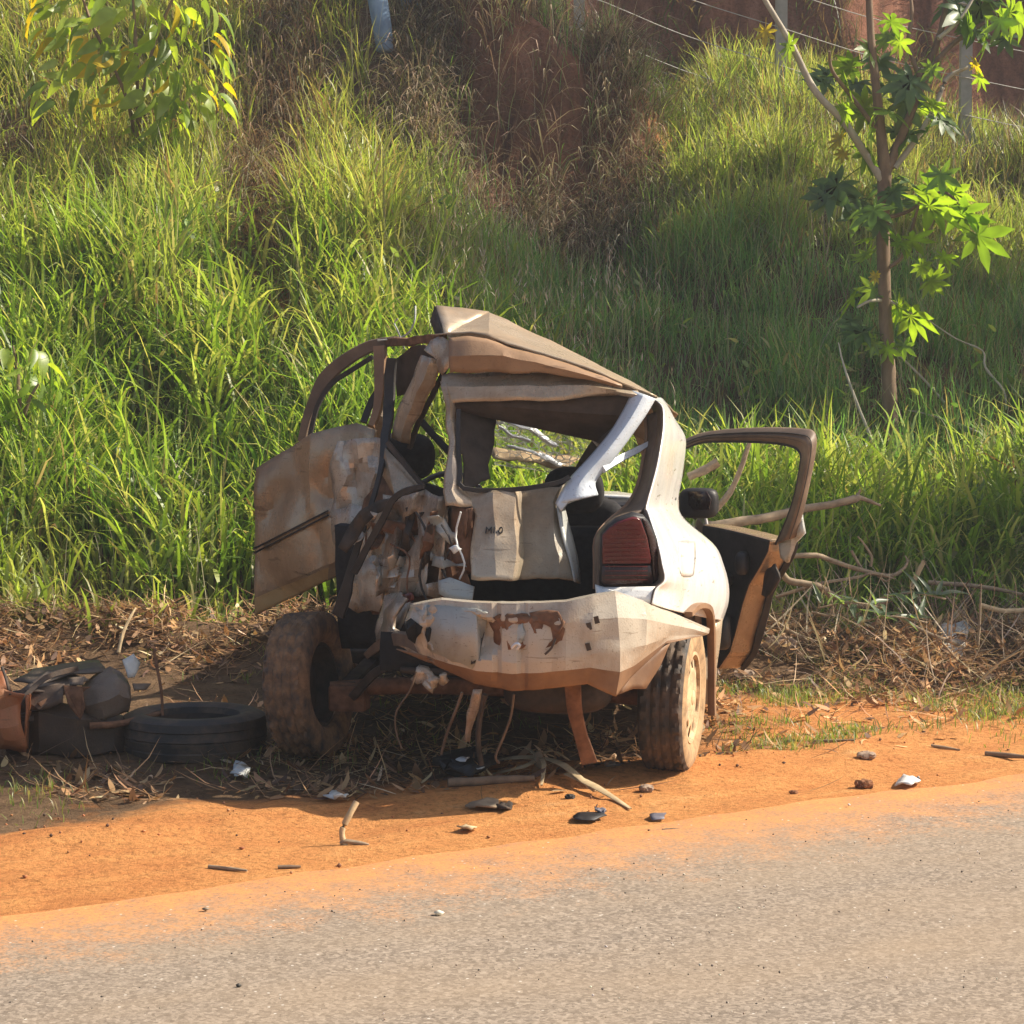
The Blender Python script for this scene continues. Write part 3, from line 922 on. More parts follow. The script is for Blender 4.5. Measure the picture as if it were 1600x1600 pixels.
dusty('lamp_smoked', (0.026, 0.008, 0.008), (0.06, 0.035, 0.024), 0.45, 0.22, 0, 6.0)

simple('plastic_white', (0.60, 0.62, 0.60), (0.80, 0.82, 0.80), 14, 0.25)
simple('dash_debris', (0.20, 0.13, 0.07), (0.42, 0.31, 0.17), 30, 0.9)
def glass_mat():
    m, N, L = new_mat('crazed_glass')
    tc = N.new('ShaderNodeTexCoord').outputs['Object']
    v = N.new('ShaderNodeTexVoronoi'); v.feature = 'DISTANCE_TO_EDGE'; v.inputs['Scale'].default_value = 26
    L.new(tc, v.inputs['Vector'])
    r = ramp(N, [(0.02, (1, 1, 1)), (0.08, (0, 0, 0))]); L.new(v.outputs['Distance'], r.inputs[0])
    g = N.new('ShaderNodeBsdfGlass'); g.inputs['Roughness'].default_value = 0.02; g.inputs['IOR'].default_value = 1.05
    d = N.new('ShaderNodeBsdfPrincipled'); d.inputs['Base Color'].default_value = (.90, .92, .90, 1); d.inputs['Roughness'].default_value = 0.25
    mx = N.new('ShaderNodeMixShader')
    n = noise_node(N, L, tc, 3.0, 4)
    nr = ramp(N, [(0.40, (.10, .10, .10)), (0.60, (1, 1, 1))]); L.new(n.outputs[0], nr.inputs[0])
    L.new(math_node(N, L, 'MULTIPLY', r.outputs[0], nr.outputs[0]), mx.inputs[0])
    L.new(g.outputs[0], mx.inputs[1]); L.new(d.outputs[0], mx.inputs[2])
    o = N.new('ShaderNodeOutputMaterial'); L.new(mx.outputs[0], o.inputs['Surface'])
glass_mat()

CAR_T = R(12.0)
CO = Vector((-0.10, 9.50, 0.0))
cR = Vector((math.cos(CAR_T), -math.sin(CAR_T), 0)); cFw = Vector((math.sin(CAR_T), math.cos(CAR_T), 0))

def to_car(w, vec=False):
    v = Vector(w) if vec else Vector(w) - CO
    return Vector((v.dot(cR), v.dot(cFw), v.z))
_o = to_car(CP)

def cy(px, py, y):
    """photo place -> car coordinates, at length y ahead of the rear axle"""
    d = to_car(ray(px, py), True)
    return _o + d * ((y - _o.y) / d.y)

def cplane(px, py, p0, n):
    d = to_car(ray(px, py), True); n = Vector(n)
    return _o + d * ((Vector(p0) - _o).dot(n) / d.dot(n))

def hatch(px, py, off=0.0):
    return cplane(px, py, (0, -0.50 + off, 0.75), (0, -1, 0.58))

car = empty('wrecked_car', CO, -CAR_T)
tag(car, 'crushed dusty white hatchback wreck standing on the red verge', 'car')

# --- wheels
def wheel(center, yaw, camber, tyre_mat, rim_mat, r=0.288, w=0.175, flat=0.0):
    e = empty('wheel'); e.parent = car
    e.location = center
    e.rotation_euler = (0, camber, yaw)
    h = w / 2
    prof = [(-h * .62, .165), (-h * .86, .172), (-h * 1.02, .205), (-h * 1.04, .235), (-h * .95, .265), (-h * .84, r - .006)]
    tr = []
    for i in range(13):
        x = -h * .82 + i * (h * 1.64 / 12)
        groove = .011 if i in (3, 6, 9) else 0
        tr.append((x, r - groove - .004 * abs(i - 6) / 6))
    prof += tr + [(-x, rr) for x, rr in prof[::-1]]
    def radfn(i, s):
        if i in (5, 6, 18, 19) and s % 3 == 0: return -.011
        if 5 <= i <= 19 and (s + (i % 3)) % 4 == 0 and i not in (9, 12, 15): return -.011
        return 0
    t = lathe('tyre', prof, tyre_mat, e, 96, radfn, ang=30, matfn=lambda i, s: 1 if i > 19 else 0)
    # pressed steel rim, outer face on +X, with vent slots
    rp = [(h * .62, .176), (h * .90, .172), (h * .90, .163), (h * .74, .156), (h * .76, .140), (h * .82, .112), (h * .84, .092), (h * .78, .070), (h * .88, .046), (h * .86, .001)]
    rim = lathe('rim', rp, rim_mat, e, 60, None, lambda i, s: i in (3, 4) and (s % 6) in (1, 2, 3), ang=35)
    thicken(rim, .004, 0)
    lathe('inner_rim', [(-h * .62, .176), (-h * .66, .150), (h * .30, .138), (h * .22, .06), (h * .22, .001)], 'dark_metal', e, 48)
    hub = lathe('hub', [(h * .98, .001), (h * .97, .020), (h * .92, .028), (h * .80, .030)], rim_mat, e, 18)
    return e
wheel((0.722, 0.0, 0.288), R(-1.5), R(1.5), ['tyre_black', 'tyre_mud'], 'rim_mud')  # tread darkened to put in its shade; outer sidewall tan with mud
wheel((-0.715, 0.03, 0.284), R(174), R(4.5), ['tyre_dirty', 'tyre_dirty'], 'dark_metal')
wheel((0.50, 2.42, 0.280), R(8), 0, ['tyre_dirty', 'tyre_dirty'], 'rim_mud')
wheel((-0.88, 2.45, 0.280), R(188), 0, ['tyre_dirty', 'tyre_dirty'], 'rim_mud')

# --- rear bumper, torn loose and sagging
top = [(640, 947, -.60), (690, 938, -.72), (744, 943, -.77), (800, 944, -.79), (845, 943, -.80), (884, 941, -.80), (926, 932, -.78), (960, 927, -.74), (1005, 941, -.64), (1047, 960, -.47), (1108, 986, -.28)]
mid = [(632, 975, -.63), (690, 972, -.745), (744, 972, -.795), (800, 975, -.815), (845, 975, -.825), (884, 974, -.825), (926, 968, -.80), (965, 965, -.76), (1010, 968, -.66), (1050, 976, -.49), (1107, 989, -.285)]
lo1 = [(648, 1008, -.63), (696, 1018, -.745), (744, 1030, -.795), (800, 1036, -.815), (845, 1034, -.825), (884, 1030, -.825), (926, 1022, -.80), (968, 1016, -.76), (1008, 1008, -.66), (1045, 994, -.49), (1104, 991, -.285)]
lo2 = [(655, 1022, -.62), (700, 1036, -.735), (744, 1048, -.785), (800, 1053, -.805), (845, 1051, -.815), (884, 1047, -.815), (922, 1043, -.79), (968, 1050, -.75), (990, 1040, -.66), (1042, 1001, -.50), (1102, 992, -.29)]
bot = [(619, 1014, -.55), (694, 1046, -.67), (740, 1068, -.72), (800, 1079, -.745), (845, 1077, -.755), (884, 1072, -.755), (918, 1068, -.74), (962, 1088, -.72), (984, 1059, -.64), (1040, 1006, -.51), (1101, 993, -.295)]
flange = [(px, py - 3, y + .10) for px, py, y in top]
rows = [[cy(*p) for p in r] for r in (flange, top, mid, lo1, lo2, bot)]
def bump_disp(p, u, v):
    # stove-in number plate recess
    d = ((p.x - 0.085) / 0.15) ** 2 + ((p.z - 0.595) / 0.085) ** 2
    q = Vector((0, 0, 0))
    if d < 1: q.y = 0.055 * (1 - d) ** .5 + 0.022 * crease_noise(p, 14, 4).y * (1 - d)
    for xs in (0.215, 0.31, -0.06):                     # vertical creases in the plastic
        q.y += 0.016 * math.exp(-((p.x - xs) / 0.012) ** 2)
    if p.x < 0.30: q.y += 0.014 * math.exp(-((p.z - 0.655 + .05 * p.x) / 0.012) ** 2)
    return q + Vector((0, 0.009 * crease_noise(p, 7, 9).y, 0))
bumper = sheet('rear_bumper', rows, ['paint_bumper', 'bonnet_liner'], car, 7, 0.005, 0, dispfn=bump_disp, matfn=lambda u, v: 1 if v > .80 else 0, ang=16, linear=True)
bpy.context.view_layer.update()
def on_part(o, px, py, lift, y=-.7):
    d = to_car(ray(px, py), True).normalized()
    hit, loc_, n_, i_ = o.ray_cast(_o, d, distance=60)
    return (loc_ if hit else cy(px, py, y)) - d * lift
for k, (pts, mt) in enumerate([
        ([(648, 950), (668, 945), (690, 946), (714, 949), (744, 951), (762, 957), (760, 975), (752, 1000), (748, 1030), (738, 1045), (720, 1036), (706, 1034), (694, 1026), (676, 1020), (668, 1012), (680, 1000), (670, 985), (660, 968)], 'paint_grey'),
        ([(632, 972), (642, 966), (650, 972), (660, 980), (657, 990), (651, 996), (648, 1006), (638, 998), (634, 985)], 'boot_carpet'),
        ([(666, 982), (672, 980), (681, 991), (676, 997), (668, 1004), (664, 992)], 'boot_carpet'),
        ([(704, 990), (712, 994), (722, 999), (716, 1000), (706, 995)], 'boot_carpet'),
        ([(744, 992), (752, 985), (757, 988), (750, 1018), (742, 1036), (736, 1038), (742, 1015)], 'dark_metal')]):
    plate('scuff' if k in (0, 4) else 'tear', [on_part(bumper, x, y, .006 + .003 * (k > 0)) for x, y in pts], mt, bumper, .003, 0, cuts=0)
plate('bumper_end', [cy(983, 1052, -.63), cy(1047, 1003, -.48), cy(1030, 1040, -.52), cy(1009, 1077, -.57), cy(988, 1078, -.62), cy(964, 1086, -.70)], 'bonnet_liner', bumper, .005, .004, 9, 3)
plate('torn_flap', [on_part(bumper, x, y, .004) for x, y in [(766, 972), (790, 962), (830, 966), (872, 962), (880, 985), (874, 1004), (850, 1012), (838, 990), (815, 1014), (792, 1018), (770, 1005)]], 'rust_metal', bumper, .003, .008, 12, 7, cuts=3, ang=20)
for k, pts in enumerate([[(768, 966), (800, 958), (830, 962), (822, 974), (785, 980)], [(826, 960), (868, 955), (878, 970), (876, 990), (850, 978), (832, 976)],
                         [(784, 985), (812, 975), (820, 1000), (800, 1016), (788, 1004)]]):
    plate('torn_flap', [on_part(bumper, x, y, .006 + .006 * (k % 2)) for x, y in pts], ('rust_metal', 'rust_metal', 'paint_grey')[k], bumper, .004, .010, 16, 11 + k)
bar('torn_edge', [cy(852, 1022, -.835), cy(862, 1012, -.84), cy(868, 998, -.835)], .008, .01, 'dark_metal', bumper)
tube('towing_eye', [cy(800, 1012, -.83), cy(806, 1006, -.84), cy(812, 1008, -.84), cy(808, 1014, -.83)], .006, 'paint_clean_sky', bumper)
for px, py in ((919, 978), (931, 968), (918, 1010)):
    bar('gash', [cy(px, py - 5, -.803), cy(px + 3, py + 6, -.80)], .018, .006, 'dark_metal', bumper)
plate('beam_stub', [cy(587, 1004, -.30), cy(600, 960, -.35), cy(618, 935, -.40), cy(632, 940, -.42), cy(612, 985, -.42), cy(640, 1000, -.48), cy(680, 1030, -.60), cy(655, 1030, -.56), cy(615, 1012, -.45)], 'paint_torn', car, .012, .012, 10, 5)
bar('bumper_beam', [cy(575, 1022, -.25), cy(615, 998, -.42), cy(660, 1012, -.60), cy(720, 1045, -.66), cy(770, 1058, -.68)], [.03, .05, .055, .05, .04], .04, 'brown_seal', car, crumple=.006)

# --- tailgate
tg_rows = [
    [(722, 765), (742, 771), (770, 768), (806, 767), (815, 767), (840, 765), (872, 762), (886, 752)],
    [(724, 783), (742, 792), (770, 785), (808, 780), (817, 779), (840, 780), (862, 785), (872, 790)],
    [(741, 800), (744, 812), (772, 812), (806, 815), (818, 815), (840, 815), (864, 815), (877, 818)],
    [(740, 840), (744, 845), (772, 845), (805, 848), (817, 848), (840, 848), (868, 848), (884, 850)],
    [(736, 875), (742, 872), (772, 872), (803, 874), (815, 872), (840, 872), (872, 872), (889, 874)],
    [(736, 908), (744, 908), (772, 908), (800, 908), (812, 906), (840, 906), (872, 904), (896, 910)]]
tg_off = [0.015, .0, -.030, -.012, .045, .04, .035, .075]
tail = sheet('tailgate', [[hatch(px, py, tg_off[i] + (.015 if j == 0 else 0) + (-.012 if j == 3 and i < 4 else 0)) for i, (px, py) in enumerate(r)] for j, r in enumerate(tg_rows)],
             ['paint_rear', 'paint_rear_shade'], car, 4, .008, .006, 7, 6, linear=True, ang=24, matfn=lambda u, v: 1 if u > .50 else 0)  # recessed right half's shade put in as a darker olive colour
bar('weatherstrip', [hatch(717, 640, -.01), hatch(716, 690, -.01), hatch(719, 735, -.01), hatch(725, 763, -.01), hatch(800, 765, -.01), hatch(868, 755, -.01), hatch(890, 745, -.01)], .018, .012, 'black_rubber', tail)
# frame round the missing rear glass
fl = [(687, 598), (695, 635), (700, 668), (702, 690), (699, 715), (695, 740), (691, 772), (696, 792)]
fr = [(704, 604), (708, 634), (715, 665), (717, 688), (714, 712), (719, 740), (722, 765), (742, 792)]
sheet('window_frame', [[hatch(*p, .0) for p in fl], [hatch((a[0] + b[0]) / 2, (a[1] + b[1]) / 2, -.018) for a, b in zip(fl, fr)], [hatch(*p, .01) for p in fr]], 'paint_rear', tail, 3, .006, .006, 11, 8, linear=True, ang=18)
hl = [(690, 588), (702, 584), (740, 586), (790, 583), (840, 584), (882, 585), (920, 594), (958, 606), (996, 612)]
hm = [(688, 606), (702, 606), (740, 606), (790, 605), (840, 604), (882, 604), (920, 604), (958, 610), (1000, 617)]
hb = [(696, 634), (708, 630), (740, 629), (790, 627), (840, 627), (882, 627), (920, 620), (958, 615), (1000, 621)]
sheet('header_panel', [[hatch(*p, .03) for p in hl], [hatch(*p, -.02) for p in hm], [hatch(*p, .0) for p in hb]], 'paint_rear', tail, 3, .006, .004, 9, 2, linear=True, ang=16)
dl = [(990, 611), (976, 640), (955, 675), (925, 712), (895, 744), (882, 762), (869, 788)]
dr = [(1023, 623), (1010, 645), (994, 668), (965, 708), (940, 738), (929, 755), (934, 774)]
sheet('pillar_frame', [[hatch(*p, .02) for p in dl], [hatch((a[0] * .5 + b[0] * .5), (a[1] * .5 + b[1] * .5), -.025) for a, b in zip(dl, dr)], [hatch(*p, .015) for p in dr]], 'paint_clean_sky', tail, 4, .012)
plate('frame_corner', [hatch(934, 774, .01), hatch(910, 778, .0), hatch(886, 787, .0), hatch(876, 800, .01), hatch(869, 789, .0), hatch(884, 762, .0), hatch(925, 755, -.01)], 'paint_clean_sky', tail, .01, .003)
bar('strut', [hatch(942, 733, .0), hatch(970, 716, .06), hatch(996, 703, .12), hatch(1018, 690, .16)], [.030, .028, .026, .012], .018, 'paint_clean_sky', tail)
sheet('side_return', [[hatch(869, 790, .01), hatch(878, 840, .03), hatch(890, 880, .05), hatch(897, 910, .06)], [hatch(880, 790, .06), hatch(893, 840, .09), hatch(903, 880, .12), hatch(906, 912, .14)]], 'paint_grey', tail, 3, .006, .003)
# badge
tcu = bpy.data.curves.new('badge', 'FONT'); tcu.body = 'MI.0'; tcu.size = 0.037; tcu.extrude = 0.003; tcu.space_character = 1.08; tcu.offset = 0.0
tob = bpy.data.objects.new('tmp_badge', tcu); COL.objects.link(tob)
bpy.context.view_layer.update()
bme = bpy.data.meshes.new_from_object(tob.evaluated_get(bpy.context.evaluated_depsgraph_get()))
bpy.data.objects.remove(tob)
badge = link('badge', bme, 'black_plastic', tail)
bpy.context.view_layer.update()
b0, b1 = on_part(tail, 757, 833, .010), on_part(tail, 784, 832, .010)
badge.location = b0
badge.rotation_euler = (math.pi / 2 - math.atan(.58), 0, math.atan2((b1 - b0).y, (b1 - b0).x))

# --- roof, buckled up into a ridge
crest = [(680, 524, -.02), (735, 520, -.06), (763, 526, -.09), (790, 538, -.10), (846, 553, -.10), (917, 576, -.10), (989, 606, -.08), (1022, 619, -.05)]
ridge = [(694, 522, .10), (730, 505, .25), (763, 489, .38), (800, 506, .36), (860, 534, .34), (930, 570, .30), (1000, 606, .22), (1030, 622, .15)]
sheet_rows = [[cy(*p) for p in crest], [cy((a[0] + b[0]) / 2, (a[1] + b[1]) / 2 + 1, (a[2] + b[2]) / 2) for a, b in zip(crest, ridge)], [cy(*p) for p in ridge]]
fwd = [Vector((p.x * .96 - .04, 0.75 + .05 * i % 2, min(p.z - .10, 1.50))) for i, p in enumerate(sheet_rows[-1])]
fwd2 = [Vector((p.x * .86 - .10, 1.12, min(p.z - .22, 1.40))) for i, p in enumerate(sheet_rows[-1])]
roof = sheet('roof', sheet_rows + [fwd, fwd2], 'paint_dusty', car, 4, .006, .004, 5, 4, ang=14, linear=True)
plate('roof_fold', [cy(680, 479, .30), cy(720, 483, .36), cy(763, 489, .385), cy(728, 507, .22), cy(694, 524, .04)], 'paint_dusty', roof, .008, .003, 6, 2)
plate('roof_fold', [cy(680, 479, .31), cy(694, 524, .05), cy(684, 528, .10), cy(672, 504, .25)], 'dark_metal', roof, .008, .003, 6, 3)
br_t = [(700, 530), (730, 527), (760, 531), (782, 539), (800, 545), (846, 556), (917, 580), (970, 602)]
br_m = [(700, 556), (730, 556), (760, 556), (785, 556), (800, 560), (846, 570), (917, 588), (970, 605)]
br_b = [(703, 583), (730, 583), (760, 582), (779, 581), (800, 582), (846, 583), (917, 594), (970, 607)]
sheet('roof_edge', [[cy(px, py, -.10) for px, py in br_t], [cy(px, py, -.155 + (0 if 1 <= i < 4 else .012)) for i, (px, py) in enumerate(br_m)], [cy(px, py, -.13) for px, py in br_b]], 'roof_dust', roof, 4, .006, .004, 7, 5, linear=True, ang=16)
plate('roof_corner', [cy(660, 548, .0), cy(672, 530, .02), cy(690, 532, -.03), (cy(700, 548, -.06)), cy(698, 575, -.06), cy(688, 588, -.05), cy(676, 566, -.02)], 'paint_torn', roof, .006, .016, 8, 9, ang=16)
bar('roof_rail', [cy(692, 530, .05), cy(660, 531, .2), cy(632, 535, .4), cy(600, 534, .55)], .035, .03, 'rust_metal', roof, crumple=.004)

# --- right rear quarter
qa = [(1022, 624, -.05), (1035, 637, -.08), (1036, 668, -.14), (1031, 704, -.22), (1024, 738, -.28), (1010, 790, -.37), (1013, 803, -.41), (1027, 847, -.49), (1034, 880, -.52), (1038, 906, -.54), (1024, 921, -.57), (1018, 944, -.59)]
qb = [(1032, 622, .10), (1045, 641, .13), (1053, 670, .15), (1052, 704, .14), (1046, 740, .12), (1036, 786, .06), (1042, 806, .0), (1062, 849, -.08), (1072, 880, -.14), (1076, 908, -.16), (1070, 932, -.20), (1062, 957, -.24)]
qc = [(1041, 631, .30), (1053, 654, .36), (1069, 681, .46), (1070, 705, .50), (1065, 744, .52), (1059, 784, .52), (1068, 811, .50), (1115, 852, .52), (1130, 884, .54), (1137.5, 914, .55), (1137, 942, .55), (1128, 970, .52)]
qm = [tuple(((b[i] + c[i]) / 2 + (0, 0, .03)[i]) for i in range(3)) for b, c in zip(qb, qc)]
def qcols(row):
    return [cy(*qa[row]), cy(*qb[row]), cy(*qc[row])]
quarter = sheet('quarter_panel', [qcols(i) for i in range(12)], 'paint_side', car, 8, .006, .0, ang=60,
                holes=lambda u, v: False)
# rear edge turned into the tailgate opening
sheet('opening_flange', [[cy(*p) for p in qa], [cy(px - (14 if i < 6 else 20), py + (4 if i < 6 else 0), y + .10) for i, (px, py, y) in enumerate(qa)]], 'brown_seal', quarter, 3, .006)
# strip between wheel arch and door opening, and the arch lip
plate('sill_strip', [cy(1114, 968, .44), cy(1128, 966, .50), cy(1124, 1005, .50), cy(1119, 1040, .49), cy(1115, 1062, .48), cy(1114, 1030, .45)], 'paint_dusty', quarter, .008)
bar('arch_lip', [cy(1076, 960, -.20), cy(1086, 949, -.10), cy(1097, 946, .0), cy(1107, 952, .14), cy(1111, 975, .26), cy(1112, 1030, .34), cy(1112, 1085, .36), cy(1113, 1118, .36)], [.02, .02, .022, .022, .02, .016, .014, .02], .03, 'bonnet_liner', quarter, nrm=(.95, -.3, 0))
# fuel flap with its own shut line
ff = [(1060, 846, -.10), (1086, 848, -.02), (1086, 876, -.05), (1083, 900, -.08), (1066, 902, -.13), (1061, 893, -.14)]
def on_quarter(px, py, lift=0.0):
    best = None
    me = quarter.data
    o = _o; d = to_car(ray(px, py), True)
    hit, loc, n, i = quarter.ray_cast(o, d.normalized(), distance=60)
    if not hit: return cy(px, py, -.05)
    return loc - d.normalized() * lift
bpy.context.view_layer.update()
ffp = [(1061, 846), (1074, 845), (1086, 848), (1087, 862), (1086, 878), (1084, 896), (1079, 901), (1068, 901), (1063, 895), (1061, 878), (1060, 862)]
cx_, cy_ = 1073.5, 873
plate('fuel_flap_gap', [on_quarter(cx_ + (x - cx_) * 1.05, cy_ + (y - cy_) * 1.03, .0036) for x, y in ffp], 'paint_grey', quarter, .0005, cuts=0)
sheet('fuel_flap', [[on_quarter(a + (b - a) * i / 4, y, .0043) for i in range(5)] for y, a, b in ((846, 1062, 1086), (858, 1060.5, 1086.5), (872, 1060.5, 1086.5), (886, 1061.5, 1085.5), (900, 1065, 1083))], 'paint_side', quarter, 2, .001, ang=60)
# window channel trim between tailgate opening and quarter
tl = [(1008, 650, -.02), (1010, 684, -.08), (1004, 721, -.14), (995, 761, -.22), (978, 790, -.30), (949, 815, -.38), (930, 842, -.45), (929, 880, -.50), (929, 920, -.53)]
tr_ = [(1034, 642, -.02), (1035, 680, -.12), (1028, 721, -.20), (1017, 765, -.30), (1003, 799, -.38), (966, 812, -.44), (942, 834, -.50), (937, 880, -.53), (936, 922, -.56)]
sheet('window_channel', [[cy(px, py, y + .06) for px, py, y in tl], [cy((a[0] + b[0]) / 2, (a[1] + b[1]) / 2, (a[2] + b[2]) / 2 + .01) for a, b in zip(tl, tr_)], [cy(*p) for p in tr_]], 'brown_seal', quarter, 3, .01)
bar('seal', [cy(px, py, y + .03) for px, py, y in tl], .012, .012, 'bonnet_liner', quarter)
# tail lamp
lo = [(938, 834), (950, 822), (963, 813), (989, 805), (1006, 807), (1013, 814), (1024, 838), (1031, 870), (1036, 902), (1024, 914), (943, 916), (937, 912)]
def lampy(px): return -.565 + .0019 * max(0, px - 985) - .0005 * (985 - min(px, 985)) * 0
lamp = empty('tail_lamp'); lamp.parent = car
lc = (985, 868)
def inset(pts, f, dy): return [cy(lc[0] + (x - lc[0]) * f, lc[1] + (y - lc[1]) * f, lampy(x) + dy) for x, y in pts]
plate('lens', [cy(x, y, lampy(x) - .012) for x, y in [(941, 836), (952, 824), (965, 816), (989, 809), (1000, 810), (1011, 840), (1017, 872), (1016, 881), (941, 881)]], 'lamp_red', lamp, .014, cuts=0, bevel=.004)
plate('lens', [cy(x, y, lampy(x) - .012) for x, y in [(941, 883), (1016, 883), (1020, 904), (1018, 912), (945, 913), (940, 909)]], 'lamp_smoked', lamp, .014, cuts=0, bevel=.004)
for py_ in range(822, 912, 7):
    bar('lens_rib', [cy(945 if py_ > 832 else 962, py_, lampy(945) - .0205), cy(1000, py_, lampy(1000) - .0205), cy(1012 if py_ > 840 else 1002, py_, lampy(1012) - .0205)], .003, .002, 'lamp_red', lamp, k=1)
plate('side_lens', [cy(x, y, lampy(x) - .009) for x, y in [(1003, 810), (1010, 814), (1022, 840), (1029, 870), (1033, 900), (1023, 910), (1020, 900), (1018, 875), (1013, 842)]], 'lamp_smoked', lamp, .012, cuts=0, bevel=.003)
plate('lamp_housing', [cy(x, y, lampy(x) + .012) for x, y in lo], 'black_plastic', lamp, .03, cuts=0)
plate('rear_corner', [cy(930, 915, -.55), cy(945, 919, -.565), cy(1024, 918, -.55), cy(1020, 945, -.58), cy(1000, 940, -.59), cy(960, 930, -.60), cy(932, 932, -.58)], 'paint_side', quarter, .01, .002)

# --- inside of the shell
def box_mesh(name, lo_, hi_, mat, parent, bevel=0.01):
    (x0, y0, z0), (x1, y1, z1) = lo_, hi_
    V = [(x, y, z) for x in (x0, x1) for y in (y0, y1) for z in (z0, z1)]
    F = [(0, 1, 3, 2), (4, 6, 7, 5), (0, 4, 5, 1), (2, 3, 7, 6), (0, 2, 6, 4), (1, 5, 7, 3)]
    o = link(name, mesh_py(name, V, F), mat, parent)
    if bevel:
        b = o.modifiers.new('edge', 'BEVEL'); b.width = bevel; b.segments = 2
    return o
def bend(y): return -0.20 * max(0.0, (y - .6) / 1.4)
fl_rows = []
for y in (-.50, -.2, .1, .45, .8, 1.2, 1.6, 1.9):
    zz = .30 if y > .35 else .42
    fl_rows.append([Vector((x + bend(y), y, zz + (.05 if abs(x) < .12 and y > .4 else 0) + (.06 if abs(x) > .72 else 0))) for x in (-.74 if y > .4 else -.22, (-.6 if y > .4 else -.2), -.12, -.1, .1, .12, .55, .70)])
sheet('floor_pan', fl_rows, 'dark_metal', car, 2, .02, .01, 4, 3)
sheet('boot_lining', [[Vector((.60, -.44, z_)) for z_ in (.42, .7, .95)], [Vector((.66, -.05, z_)) for z_ in (.42, .75, 1.02)], [Vector((.66, .45, z_)) for z_ in (.42, .75, 1.02)]], 'boot_carpet', car, 3, .01, .006)
sheet('boot_back_panel', [[Vector((x, -.46, .42)) for x in (-.30, 0, .3, .60)], [Vector((x, -.44, .56)) for x in (-.30, 0, .3, .60)]], 'boot_carpet', car, 3, .01, .004)
sheet('rear_seat_back', [[Vector((x, .18 + .04 * math.sin(x * 9), .42)) for x in (-.62, -.3, 0, .3, .62)], [Vector((x, .12, .70)) for x in (-.62, -.3, 0, .3, .62)], [Vector((x, .10, .92 + .02 * math.cos(x * 7))) for x in (-.62, -.3, 0, .3, .62)]], 'seat_cloth', car, 4, .10, .008)
def seat(x, y, yaw=0.0, lean=0.0, tall=1.0):
    e = empty('seat'); e.parent = car; e.location = (x, y, .30); e.rotation_euler = (lean, 0, yaw)
    blob('cushion', (0, .18, .14), .23, .26, .09, 'seat_cloth', e, 3.2, .006)
    b = blob('backrest', (0, -.10, .42), .23, .08, .33, 'seat_cloth', e, 3.2, .006)
    blob('headrest', (0, -.13, .42 + .42 * tall), .125, .055, .10, 'seat_cloth', e, 2.8)
    for sx in (-.05, .05): tube('headrest_post', [(sx, -.13, .70), (sx, -.13, .78)], .006, 'dark_metal', b, 6, 2)
    return e
seat(.22, 1.15, R(-4), .30, .86)
seat(-.53, 0.95, R(6), .10, 1.05)
box_mesh('dashboard', (-.82, 1.62, .62), (.42, 1.92, .90), 'black_plastic', car, .04)
sw = empty('steering_wheel'); sw.parent = car; sw.location = (-.52, 1.52, .86); sw.rotation_euler = (R(65), 0, 0)
tube('wheel_ring', [(.18 * math.cos(a), .18 * math.sin(a), 0) for a in np.linspace(0, 2 * math.pi, 13)], .013, 'black_plastic', sw)
tube('spoke', [(-.17, 0, 0), (0, -.02, -.02), (.17, 0, 0)], .012, 'black_plastic', sw)
# headlining sagging at the left of the rear window
sheet('sagging_headlining', [[hatch(709, 634, .10), hatch(735, 636, .16), hatch(768, 638, .22)], [hatch(714, 675, .08), hatch(742, 680, .14), hatch(770, 672, .22)], [hatch(718, 715, .06), hatch(740, 715, .12), hatch(764, 706, .2)], [hatch(721, 764, .04), hatch(740, 764, .08), hatch(760, 752, .16)]], 'headlining', car, 4, .006, .014, 9, 4)
plate('headlining_edge', [hatch(707, 630, .04), hatch(992, 617, .04), hatch(975, 650, .08), hatch(938, 700, .14), hatch(930, 690, .3), hatch(880, 650, .6), hatch(800, 644, .45), hatch(708, 640, .10)], 'headlining', car, .006, .004)
# windscreen: crazed sheet hanging from its frame
ws = [[cy(765, 640, 1.35), cy(830, 655, 1.30), cy(905, 680, 1.25), cy(935, 690, 1.20)], [cy(768, 690, 1.55), cy(830, 700, 1.52), cy(890, 715, 1.5), cy(925, 718, 1.45)], [cy(770, 735, 1.75), cy(830, 742, 1.72), cy(880, 748, 1.7), cy(905, 748, 1.66)]]
sheet('windscreen', ws, 'crazed_glass', car, 5, .004, .03, 5, 3)
bar('glass_edge_glint', [cy(772, 646, 1.36), cy(800, 662, 1.37), cy(835, 676, 1.4), cy(866, 698, 1.45)], [.03, .05, .04, .02], .012, 'plastic_white', car, nrm=(0, -.5, 1), crumple=.010)  # white strips stand in for glints on the broken glass edges
bar('glass_edge_glint', [cy(838, 712, 1.58), cy(862, 722, 1.6), cy(886, 736, 1.62), cy(905, 744, 1.62)], [.02, .04, .045, .02], .012, 'plastic_white', car, nrm=(0, -.5, 1), crumple=.010)
bar('glass_edge_glint', [cy(775, 668, 1.42), cy(800, 682, 1.44), cy(825, 690, 1.46)], [.01, .03, .012], .01, 'plastic_white', car, nrm=(0, -.5, 1), crumple=.010)
bar('glass_edge_glint', [cy(790, 700, 1.5), cy(822, 706, 1.52), cy(850, 720, 1.55)], [.01, .025, .01], .01, 'plastic_white', car, nrm=(0, -.5, 1), crumple=.012)
bar('glass_edge_glint', [cy(850, 728, 1.62), cy(872, 738, 1.63), cy(890, 746, 1.64)], [.012, .02, .012], .01, 'plastic_white', car, nrm=(0, -.5, 1), crumple=.008)
sheet('dash_cover', [[cy(766, 706, 1.75), cy(820, 708, 1.75), cy(900, 718, 1.72)], [cy(766, 722, 1.60), cy(820, 726, 1.6), cy(880, 740, 1.58)]], 'dash_debris', car, 4, .006, .02, 7, 5)
